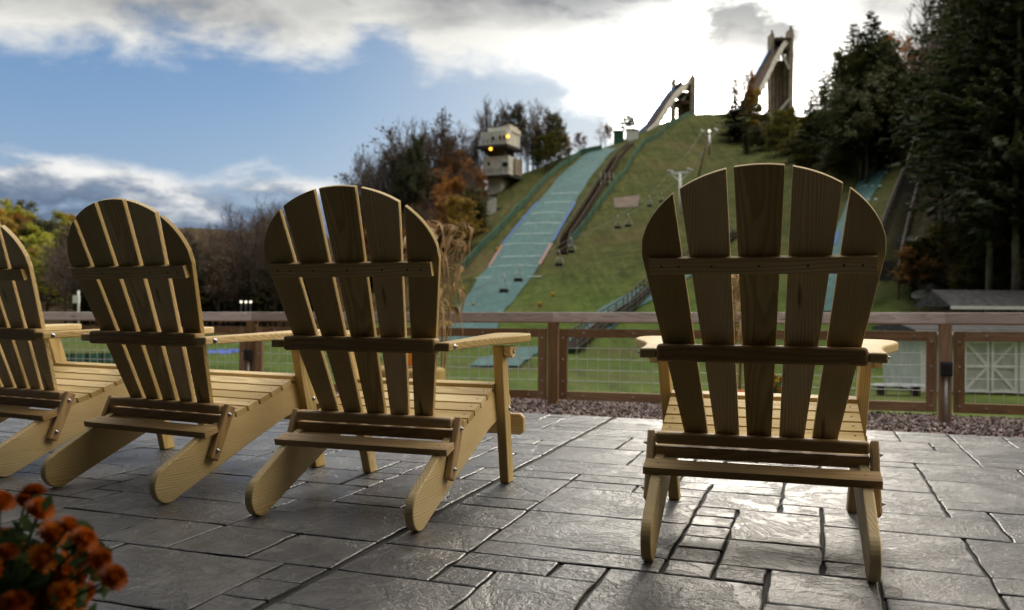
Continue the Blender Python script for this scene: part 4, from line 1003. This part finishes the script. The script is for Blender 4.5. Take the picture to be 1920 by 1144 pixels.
lift_tower(1275, 402, 324, 3.8, 'pale T shaped lift tower on the grass slope behind the chair standing alone', M['white'])
cables = [[], []]
chairs_px = [(945, 515, 88), (972, 497, 96), (1048, 470, 112), (1071, 447, 118), (1158, 405, 134), (1178, 402, 136), (1218, 368, 146), (1240, 362, 150)]
lp = [[], []]
for i, (px, py, Y) in enumerate(chairs_px): lp[i % 2].append(at(px, py, Y))
lc = MB()
for s_ in (0, 1):
    pts = [at(820+s_*20, 585-s_*12, 74)] + lp[s_] + [lift[1][s_]]
    # keep the rope above the ground and continue to the top tower
    lc.tube(pts, .022, 5); lc.tube([lift[1][s_], (lift[1][s_]+lift[0][s_])/2-Vector((0, 0, .8)), lift[0][s_]], .03, 5)
    e_ = at(1440, 212, 252)+Vector((s_*3, 0, 1.)); lc.tube([lift[0][s_], (lift[0][s_]+e_)/2-Vector((0, 0, .6)), e_], .03, 5)
lco = lc.build('lift_cable', simple('greased cable', (.10, .10, .10), (.2, .2, .2), 1, .6)); tag(lco, 'thin steel chair lift cables crossing the grass slope', 'cable')
wh = ['lowest and nearest, over the foot of the teal slope', 'second from the bottom, over the teal slope', 'third from the bottom, right of the teal slope', 'fourth from the bottom, at the foot of the hill stairway', 'fifth from the bottom, over open grass',
      'sixth from the bottom, close right of the fifth over open grass', 'seventh from the bottom, near the bare earth', 'uppermost, just left of the chair standing alone']
def make_lc():
    t_ = thing('lift_chair', 'x', 'lift chair')
    m_ = MB(); m_.tube([(0, 0, 0), (.15, 0, -.5), (.15, 0, -1.0)], .06, 6); m_.build('hanger', M['liftgrey'], t_)
    m_ = MB(); m_.tube([(.15, 0, -1.0), (.55, 0, -1.15), (.62, 0, -1.9), (.6, 0, -2.3)], .06, 6); m_.tube([(.15, 0, -1.0), (-.35, 0, -1.15), (-.62, 0, -1.9), (-.6, 0, -2.3)], .06, 6); m_.build('side_frame', M['liftgrey'], t_)
    m_ = MB(); m_.box((0, -.15, -2.25), (1.15, .5, .08)); m_.build('seat', M['plastic'], t_, .02)
    m_ = MB(); m_.box((0, .12, -1.98), (1.15, .06, .42)); m_.build('backrest', M['plastic'], t_, .02)
    m_ = MB(); m_.lathe([(.03, -.1), (.1, -.04), (.1, .08), (.03, .12)], n=8); m_.build('grip', M['white'], t_)
    return t_
lc0 = make_lc()
for i, (px, py, Y) in enumerate(chairs_px):
    o = lc0 if i == 0 else copy_tree(lc0)
    o.location = at(px, py, Y); o.rotation_euler = (0, 0, R(-20+7*(i % 3))); s_ = (.82, .82, .9, .9, .88, .88, .8, .7)[i]; o.scale = (s_,)*3
    tag(o, 'empty lift chair, '+wh[i], 'lift chair', 'chairs hanging from the lift')
# thin dark pylon right of the T tower, and lamp pole at the left
p = hit(1300, 372); t_ = thing('light_pole', 'dark leaning pole with a pale lamp above the T shaped lift tower', 'pole', tuple(p)); hh = at(1330, 246, p.y)-p
m_ = MB(); m_.tube([(0, 0, 0), hh], [.22, .12], 7); m_.build('mast', M['brown'], t_); m_ = MB(); m_.lathe([(.05, -.3), (.3, 0), (.05, .3)], tuple(hh), 8); m_.build('lamp', M['lampwhite'], t_)
p = at(147, 588, 120); t_ = thing('light_pole', 'pale pole with a grey box lamp among the dark trees at the left', 'pole', (p.x, p.y, gz(p.x, p.y))); hh = at(147, 545, 120).z-gz(p.x, p.y)
m_ = MB(); m_.tube([(0, 0, 0), (0, 0, hh)], .14, 7); m_.build('mast', M['white'], t_); m_ = MB(); m_.box((-.3, 0, hh-1.2), (.8, .5, 1.1)); m_.build('lamp', M['white'], t_)
for i, px in enumerate((452, 461, 470)):
    p = at(px, 569, 120); o_ = MB(); g_ = gz(p.x, p.y); t_ = thing('flood_lamp', ('left', 'middle', 'right')[i]+'most of the three white lamps in front of the dark treeline' if i != 1 else 'middle one of the three white lamps in front of the dark treeline', 'lamp', (p.x, p.y, g_), 0, 'white lamps before the treeline')
    m_ = MB(); m_.tube([(0, 0, 0), (0, 0, p.z-g_)], .06, 6); m_.build('pole', M['dark'], t_); m_ = MB(); m_.lathe([(.05, -.16), (.16, -.05), (.17, .05), (.05, .16)], (0, 0, p.z-g_+.2), 10); m_.build('lamp', M['lampwhite'], t_)

# ================================================================== TREES
def branches(seed, h, levels=4, spread=.55, first=.28, nb=(7, 5, 4), r0=None, upb=.35):
    rng = random.Random(seed); segs = []; tips = []
    def grow(p, d_, L, r_, lv):
        n = 4 if lv == 0 else 3; pts = [p]; dd = d_.copy()
        for k in range(n):
            dd = (dd+Vector((rng.gauss(0, .11), rng.gauss(0, .11), rng.gauss(.03, .06)))*(1 if lv else .35)).normalized(); pts.append(pts[-1]+dd*L/n)
        segs.append((lv, pts, [r_*(1-.85*k/n) for k in range(n+1)]))
        if lv >= levels-1: tips.append(pts[-1]); return
        m = nb[lv] if lv < len(nb) else 3
        for i in range(m*(2 if lv == 0 else 1)):
            f_ = (first+(1-first)*(i+rng.random())/(m*(2 if lv == 0 else 1))) if lv == 0 else rng.uniform(.25, 1.)
            k = min(n-1, int(f_*n)); q = pts[k].lerp(pts[k+1], f_*n-k)
            a = rng.uniform(0, 6.28); u = dd.orthogonal().normalized(); w_ = dd.cross(u); o_ = u*math.cos(a)+w_*math.sin(a)
            nd = (dd*(1-spread)+o_*spread*1.2+Vector((0, 0, upb*rng.random()))).normalized()
            grow(q, nd, L*(.42 if lv == 0 else .55)*(1.15-.6*f_ if lv == 0 else rng.uniform(.7, 1.1)), r_*.42*(1.1-.5*f_), lv+1)
    grow(Vector((0, 0, -.5)), Vector((0, 0, 1)), h, r0 or h*.016, 0)
    return segs, tips
PROTO = {}
def deciduous(key, seed, leafm=None, leaves=0, lsize=.2, clump=.5, **kw):
    segs, tips = branches(seed, 10., **kw); tk, cr = MB(), MB(); rng = random.Random(seed)
    for lv, pts, rs in segs:
        if lv == 0: tk.tube(pts, rs, 6)
        elif lv == 1: cr.tube(pts, [max(.026, r_) for r_ in rs], 4, 0, False)
        else: cr.tube(pts, [max(.016 if lv == 2 else .012, r_) for r_ in rs], 3, 0, False)
    for _ in range(leaves):
        lv, pts, rs = rng.choice(segs[1:]); p = rng.choice(pts[1:])+Vector([rng.gauss(0, clump*.4) for _ in range(3)])
        a = Vector([rng.gauss(0, 1) for _ in range(3)]).normalized(); b = a.orthogonal().normalized(); s_ = lsize*rng.uniform(.5, 1.2); cr.quad(p, a*s_, b*s_*.6, 1)
    PROTO[key] = (tk.mesh('trunk', [M['bark']]), cr.mesh('crown', [M['twig']]+([leafm] if leafm else [])))
def conifer(key, seed, mt_, dens=1., w0=.22, bare=.12, droop=.25, trunkm=None):
    rng = random.Random(seed); H = 10.; tk, cr = MB(), MB(); bend = rng.uniform(-.1, .1)
    tk.tube([(0, 0, -.5), (bend, 0, H*.35), (0, bend, H*.7), (0, 0, H)], [.16, .12, .07, .01], 7)
    z = H*bare
    while z < H*.985:
        f_ = (z-H*bare)/(H*(1-bare)); Lm = H*w0*(1-f_)**.75*(.55+.45*min(1, f_*6+.3)); n = max(3, int((7 if f_ < .8 else 5)*dens))
        for i in range(n):
            if rng.random() < .12: continue
            a = rng.uniform(0, 6.28); L = Lm*rng.uniform(.45, 1.2)+.08; o_ = Vector((math.cos(a), math.sin(a), 0)); dr = droop*rng.uniform(.4, 1.4); p0 = Vector((0, 0, z+rng.uniform(-.1, .1))); K = max(3, int(L/.17)); pts = []
            for k in range(K+1):
                g = k/K; pts.append(p0+o_*L*g+Vector((0, 0, L*(.22*g-dr*g*g+.2*max(0, g-.7)))))
            if L > .5: cr.tube([pts[0], pts[K//2], pts[-1]], [.03, .018, .006], 3, 1, False)
            for k in range(1, K+1):
                g = k/K; wd = (.10+.30*L*.35*(1-g*.6))
                for s_ in (-1, 1, 0):
                    if rng.random() < .08: continue
                    sd_ = Vector((-o_.y, o_.x, 0))*s_; dv = (o_*(.8 if s_ else .4)+sd_*.9+Vector((0, 0, rng.uniform(-.5, .12)))).normalized()*wd*rng.uniform(.6, 1.25)
                    nn = Vector((rng.gauss(0, .35), rng.gauss(0, .35), 1)); b = dv.cross(nn).normalized()*rng.uniform(.055, .11)
                    c_ = pts[k]; cr.add([c_-b*.6, c_+dv*.5-b, c_+dv, c_+dv*.5+b, c_+b*.6], [(0, 1, 2, 3, 4)], 0)
        z += H*.021*rng.uniform(.7, 1.35)/max(.7, dens**.5)
    PROTO[key] = (tk.mesh('trunk', [trunkm or M['bark']]), cr.mesh('crown', [mt_, M['bark']]))
for i in range(3): deciduous('bare%d' % i, 20+i, None, 0, levels=4, spread=.5, nb=(8, 6, 5), first=.25)
for i in range(2): deciduous('tall%d' % i, 60+i, None, 0, levels=4, spread=.32, nb=(8, 5, 5), first=.3, upb=.7)
deciduous('drab0', 31, M['drab'], 1100, .13, .6, levels=4, spread=.5, nb=(8, 5, 4))
deciduous('rust0', 32, M['rust'], 3800, .17, .6, levels=4, spread=.5, nb=(8, 5, 4), first=.15)
deciduous('rust1', 33, M['rust'], 1700, .15, .5, levels=4, spread=.42, nb=(8, 5, 4))
deciduous('gold0', 34, M['gold'], 5200, .17, .6, levels=4, spread=.5, nb=(8, 5, 4), first=.12)
deciduous('yg0', 35, M['yellowgreen'], 5600, .17, .6, levels=4, spread=.52, nb=(8, 5, 4), first=.12)
deciduous('olive0', 36, M['olive'], 4600, .17, .6, levels=4, spread=.55, nb=(8, 5, 4), first=.08)
deciduous('pineish', 37, M['needle'], 7500, .12, .42, levels=4, spread=.6, nb=(7, 5, 4), first=.35, upb=.1)
for i in range(3): conifer('spruce%d' % i, 40+i, M['needle'], 1.5, .20+.02*i, .06)
conifer('olivecon', 44, M['needle2'], 1.1, .21, .06)
conifer('pine0', 45, M['needle'], 1.25, .26, .14, .14); conifer('pine1', 46, M['needle'], 1.0, .22, .28, .2, M['palebark'])
conifer('pine2', 47, M['needle'], 1.3, .26, .18, .3)
KIND = {'bare': 'bare_tree', 'tall': 'bare_tree', 'drab': 'autumn_tree', 'rust': 'autumn_tree', 'gold': 'autumn_tree', 'yg0': 'autumn_tree', 'oliv': 'autumn_tree', 'spru': 'spruce_tree', 'pine': 'pine_tree'}
tree_n = 0
def tree(key, loc, h, label, group, wf=1.):
    global tree_n; tree_n += 1
    nm = 'conifer_tree' if key == 'olivecon' else ('pine_tree' if key == 'pineish' else KIND[key[:4] if key[:3] != 'yg0' else 'yg0'])
    t_ = thing(nm, label, 'tree', tuple(loc), random.uniform(0, 6.28), group); s_ = h/10; t_.scale = (s_*wf, s_*wf, s_)
    for me_, n in zip(PROTO[key], ('trunk', 'crown')):
        o = bpy.data.objects.new(n, me_); COL.objects.link(o); o.parent = t_
    return t_
def tree_px(key, px, pyb, pyt, label, group, wf=1., depth=None):
    if depth is None:
        p = hit(px, pyb)
        if p is None: return
    else:
        p = at(px, pyb, depth); p.z = gz(p.x, p.y)
    top = at(px, pyt, p.y).z; tree(key, p, max(2.5, top-p.z), label, group, wf)
random.seed(99); rc = random.choice; ru = random.uniform
BARE = ['bare0', 'bare1', 'bare2', 'tall0', 'tall1']
LB = {'b': 'leafless grey brown tree', 'c': 'dark conifer', 'r': 'rust leaved autumn tree', 'g': 'golden autumn tree', 'o': 'olive and yellow autumn tree', 'd': 'thin brown leaved tree'}
def pick(k):
    return {'b': rc(BARE), 'c': rc(['spruce0', 'spruce1', 'spruce2', 'pine2']), 'r': rc(['rust0', 'rust1']), 'g': rc(['gold0', 'gold0', 'yg0']), 'o': 'olive0', 'd': 'drab0'}[k]
# 1. flat treeline at the left
for row, (dd, hl, hh, n) in enumerate(((138, 85, 118, 34), (150, 105, 138, 44), (163, 122, 152, 44))):
    for i in range(n):
        px = 120+(600-120)*(i+ru(0, .9))/n
        
        k = rc('bbbbdcc' if row < 2 else 'bbbbbd'); top = 577-ru(hl, hh)*(1. if px > 420 else .85)*(1.1 if px > 480 else 1)
        tree_px(pick(k), px, 585, top, LB[k]+' in the flat treeline behind the left chairs', 'trees of the left treeline', 1.15, dd+ru(-3, 3))
for px, top in ((362, 452), (500, 415), (515, 425), (488, 440)): tree_px('spruce1' if px == 362 else 'tall0', px, 585, top, 'taller '+('dark conifer' if px == 362 else 'leafless tree')+' above the flat treeline', 'tall trees of the left treeline', 1., 135)
for i in range(26):
    px = 300+i*10+ru(-4, 4); p = at(px, 500, ru(262, 300)); p.z = gz(p.x, p.y)
    tree(pick(rc('bbbdc')), p, ru(9, 13), 'small leafless tree on the low brown hill behind the flat treeline', 'trees on the low hill behind the treeline', 1.3)
# 2. golden hillside at the far left
for i in range(120):
    px = -120+ru(0, 1)*300; dd = ru(185, 305); f_ = (dd-190)/115
    p = at(px, 500, dd); p.z = gz(p.x, p.y); k = rc('cgggorgooggc' if f_ < .7 else 'cccggoo')
    tree('olivecon' if (k == 'c' and ru(0, 1) < .7) else pick(k), p, ru(7, 11.5), LB[k]+' on the sunlit hillside at the far left', 'trees of the far left hillside', 1.25)
tree_px('yg0', 88, 530, 470, 'bright yellow green tree low on the sunlit hillside at the far left', None, 1.6, 175)
for px, top in ((20, 375), (36, 382), (60, 405), (100, 412)): tree_px('olivecon', px, 480, top, 'tall conifer on the skyline of the far left hillside', 'skyline conifers at the far left', 1.2, 292)
# 3. ridge forest between the left treeline and the judges tower
sky_ = [(672, 325), (690, 318), (708, 332), (728, 300), (748, 285), (765, 268), (782, 275), (800, 262), (818, 255), (835, 262), (850, 270), (868, 258), (885, 250), (903, 225), (918, 214), (935, 216), (962, 222), (975, 250), (998, 215), (1012, 210), (1030, 222), (1048, 222)]
for i, (px, top) in enumerate(sky_):
    dd = float(np.interp(px, [670, 930, 1050], [185, 212, 222])); k = 'b' if i % 4 else 'd'
    tree_px(pick(k), px, 400, top, LB[k]+' on the wooded ridge left of the teal slope', 'skyline trees of the wooded ridge', .7 if px < 715 else .95, dd)
tree_px('pineish', 958, 350, 212, 'dark tufted pine standing just behind the judges tower', None, .8, 214)
tree_px('pineish', 1040, 320, 222, 'dark tufted pine on the ridge right of the judges tower', None, .8, 220); tree_px('pineish', 772, 400, 284, 'dark tufted pine standing highest on the left of the wooded ridge', None, .55, 186)
for i in range(165):
    px = 655+ru(0, 1)**.8*270; lo_ = float(np.interp(px, [655, 930], [575, 420])); hi = float(np.interp(px, [655, 760, 930], [500, 440, 372]))
    f_ = ru(0, 1); py = hi+(lo_-hi)*f_; k = rc('bbbbcbdrb') if f_ < .6 else rc('bbccrodbr')
    if px > 872 and py < 425: continue
    p = hit(px, py)
    if p is None: continue
    hpx = ru(60, 120)*(1.-.25*f_); tree_px(pick(k), px, py, py-hpx, LB[k]+' in the wood left of the teal slope', 'trees of the wooded ridge', 1.15)
for px, pb_, pt_, k in ((850, 440, 350, 'rust0'), (878, 420, 330, 'rust1'), (893, 405, 345, 'rust1'), (868, 470, 385, 'gold0'), (835, 460, 400, 'olive0'), (885, 440, 375, 'rust0'), (1022, 320, 262, 'olive0'), (1045, 310, 255, 'olive0'), (1060, 300, 262, 'rust0'), (1085, 290, 255, 'rust0')):
    tree_px(k, px, pb_, pt_, 'brightly coloured autumn tree beside the judges tower', 'coloured trees near the judges tower', 1.2)
for px, pt_, k in ((990, 262, 'bare0'), (1006, 240, 'spruce0'), (1028, 245, 'bare1'), (978, 262, 'bare2'), (1135, 236, 'bare1'), (1146, 240, 'rust1'), (1125, 245, 'bare2')): tree_px(k, px, 330, pt_, 'small tree standing on the crest above the teal slope', 'trees on the crest', 1.2, 224 if px < 1100 else 245)
tree_px('pineish', 1178, 275, 222, 'small round dark pine on the crest beside the white start hut', None, 1.3, 246)
for i in range(44):
    px = 668+i*8.5+ru(-5, 5); top = float(np.interp(px, [a for a, b in sky_], [b for a, b in sky_]))+ru(8, 45); k = rc('bbbbdcb')
    if 905 < px < 975 or px > 1060: continue
    tree_px(pick(k), px, 400, top, LB[k]+' in the second rank of the wooded ridge', 'second rank of the wooded ridge', .7 if px < 720 else 1., float(np.interp(px, [670, 930, 1050], [182, 209, 219])))
# 4. trees near the tall jump tower and right side
tree_px('spruce1', 1378, 266, 146, 'dark spruce standing left of the tallest ski jump tower', None, 1.5)
tree_px('gold0', 1408, 235, 178, 'yellow leaved tree glowing at the foot of the tallest ski jump ramp', None, .95); tree_px('rust1', 1396, 240, 148, 'thin half bare yellow tree beside the dark spruce', None, .6); tree_px('spruce0', 1398, 290, 238, 'small dark spruce below the yellow tree', None, 1.)
for i in range(46):
    px = ru(1410, 1590); py = float(np.interp(px, [1410, 1500, 1590], [262, 300, 335]))+ru(-28, 22); k = rc('ooog'+'ooc')
    tree_px(pick(k), px, py, py-ru(26, 62), LB[k]+' scrub below the tall conifers', 'scrubby trees below the tall conifers', 1.5)
for px, pb_, pt_, k, wf in ((1606, 335, 125, 'pineish', .85), (1645, 320, 115, 'pineish', .8), (1672, 310, 140, 'pineish', .9), (1640, 325, 30, 'olivecon', 1.1), (1615, 325, 55, 'spruce1', 1.2), (1585, 322, 105, 'olivecon', 1.2), (1625, 345, 150, 'pineish', 1.), (1700, 300, 180, 'pineish', .9), (1600, 330, 40, 'spruce2', .95), (1632, 320, 18, 'spruce0', 1.), (1570, 320, 92, 'spruce1', 1.05), (1545, 320, 130, 'pine2', 1.), (1520, 310, 165, 'spruce2', 1.3), (1655, 300, 55, 'spruce1', 1.), (1680, 300, 95, 'spruce0', 1.1), (1615, 340, 110, 'pine2', 1.3), (1590, 330, 150, 'spruce0', 1.2), (1650, 290, 130, 'pine2', 1.4), (1690, 290, 150, 'spruce1', 1.3), (1575, 330, 200, 'spruce1', 1.2)):
    tree_px(k, px, pb_, pt_, 'tall dark spruce in the clump right of the tallest ski jump tower', 'tall spruces right of the ski jump towers', wf)
for px, pb_, pt_, k in ((1706, 250, 90, 'rust1'), (1715, 250, 130, 'tall0'), (1724, 245, 110, 'rust1'), (1735, 240, 100, 'bare1'), (1700, 270, 165, 'rust0'), (1712, 265, 175, 'rust1'), (1728, 262, 160, 'drab0'), (1745, 270, 60, 'bare2'), (1738, 255, 20, 'tall1')):
    tree_px(k, px, pb_, pt_, 'reddish half bare tree between the tall spruces and the right forest', 'half bare trees at the right', 1.)
# 5. near dark forest on the right
for i in range(80):
    px = 1770+ru(0, 1)**.9*400; dd = ru(50, 118); p = at(px, 500, dd)
    if px < 1770+ (118-dd)*1.1: continue
    p.z = gz(p.x, p.y); k = rc(['spruce0', 'spruce1', 'pine0', 'pine2', 'pine0', 'pine1', 'spruce2'])
    tree(k, p, ru(21, 30), ('tall dark pine with bare lower trunk' if k in ('pine0', 'pine1') else 'tall dark spruce with branches to the ground')+' in the near forest at the right edge', 'trees of the near right forest', .95)
for px, dd, h in ((1855, 52, 24), (1872, 55, 22), (1905, 50, 25), (1765, 66, 20), (1835, 58, 22), (1752, 70, 18), (1790, 63, 21)):
    p = at(px, 500, dd); p.z = gz(p.x, p.y); tree('pine1' if px % 4 else 'tall1', p, h, 'slender pale trunk at the front of the near right forest', 'slender front trunks of the right forest', .6)
for i in range(52):
    px = ru(1695, 1930); p = hit(px, ru(500, 570))
    if p: tree(rc(['olive0', 'rust1', 'drab0', 'olive0', 'spruce1']), p, ru(1.6, 3.4), 'low undergrowth tree at the foot of the near right forest', 'undergrowth of the right forest', 1.5)
random.seed(4)
for i in range(34):   # boulders on the wooded slope
    p = hit(ru(1690, 1830), ru(455, 575))
    if not p or p.y > 110: continue
    m_ = MB(); s_ = ru(.35, 1.1); bm = bmesh.new(); bmesh.ops.create_icosphere(bm, subdivisions=2, radius=1)
    q = [Vector((ru(-1, 1), ru(-1, 1), ru(-1, 1))).normalized() for _ in range(7)]
    for v_ in bm.verts:
        for n in q:
            k = v_.co.dot(n)
            if k > .68: v_.co -= n*(k-.68)
    me_ = bpy.data.meshes.new('boulder'); bm.to_mesh(me_); bm.free(); me_.materials.append(M['steps'])
    o = bpy.data.objects.new('boulder', me_); COL.objects.link(o); o.location = p; o.scale = (s_*1.3, s_, s_*.7); o.rotation_euler = (0, 0, ru(0, 6)); tag(o, 'grey angular rock on the slope under the right forest', 'rock', 'rocks under the right forest')
for i, (px, py) in enumerate([(887, 575), (868, 545), (948, 402), (1036, 556), (1012, 575), (932, 470), (1068, 426)]):
    p = hit(px, py)
    if p:
        m_ = MB(); m_.lathe([(.04, 0), (.2, .05), (.2, .5), (.05, .6)], n=8); o = m_.build('marker_cone', M['petaly']); o.location = p; tag(o, 'tiny yellow marker at the edge of the teal slope', 'marker', 'yellow slope markers')

sc.view_settings.view_transform = 'Standard'; sc.view_settings.look = 'None'; sc.view_settings.exposure = 0
sc.cycles.max_bounces = 6; sc.cycles.use_denoising = True
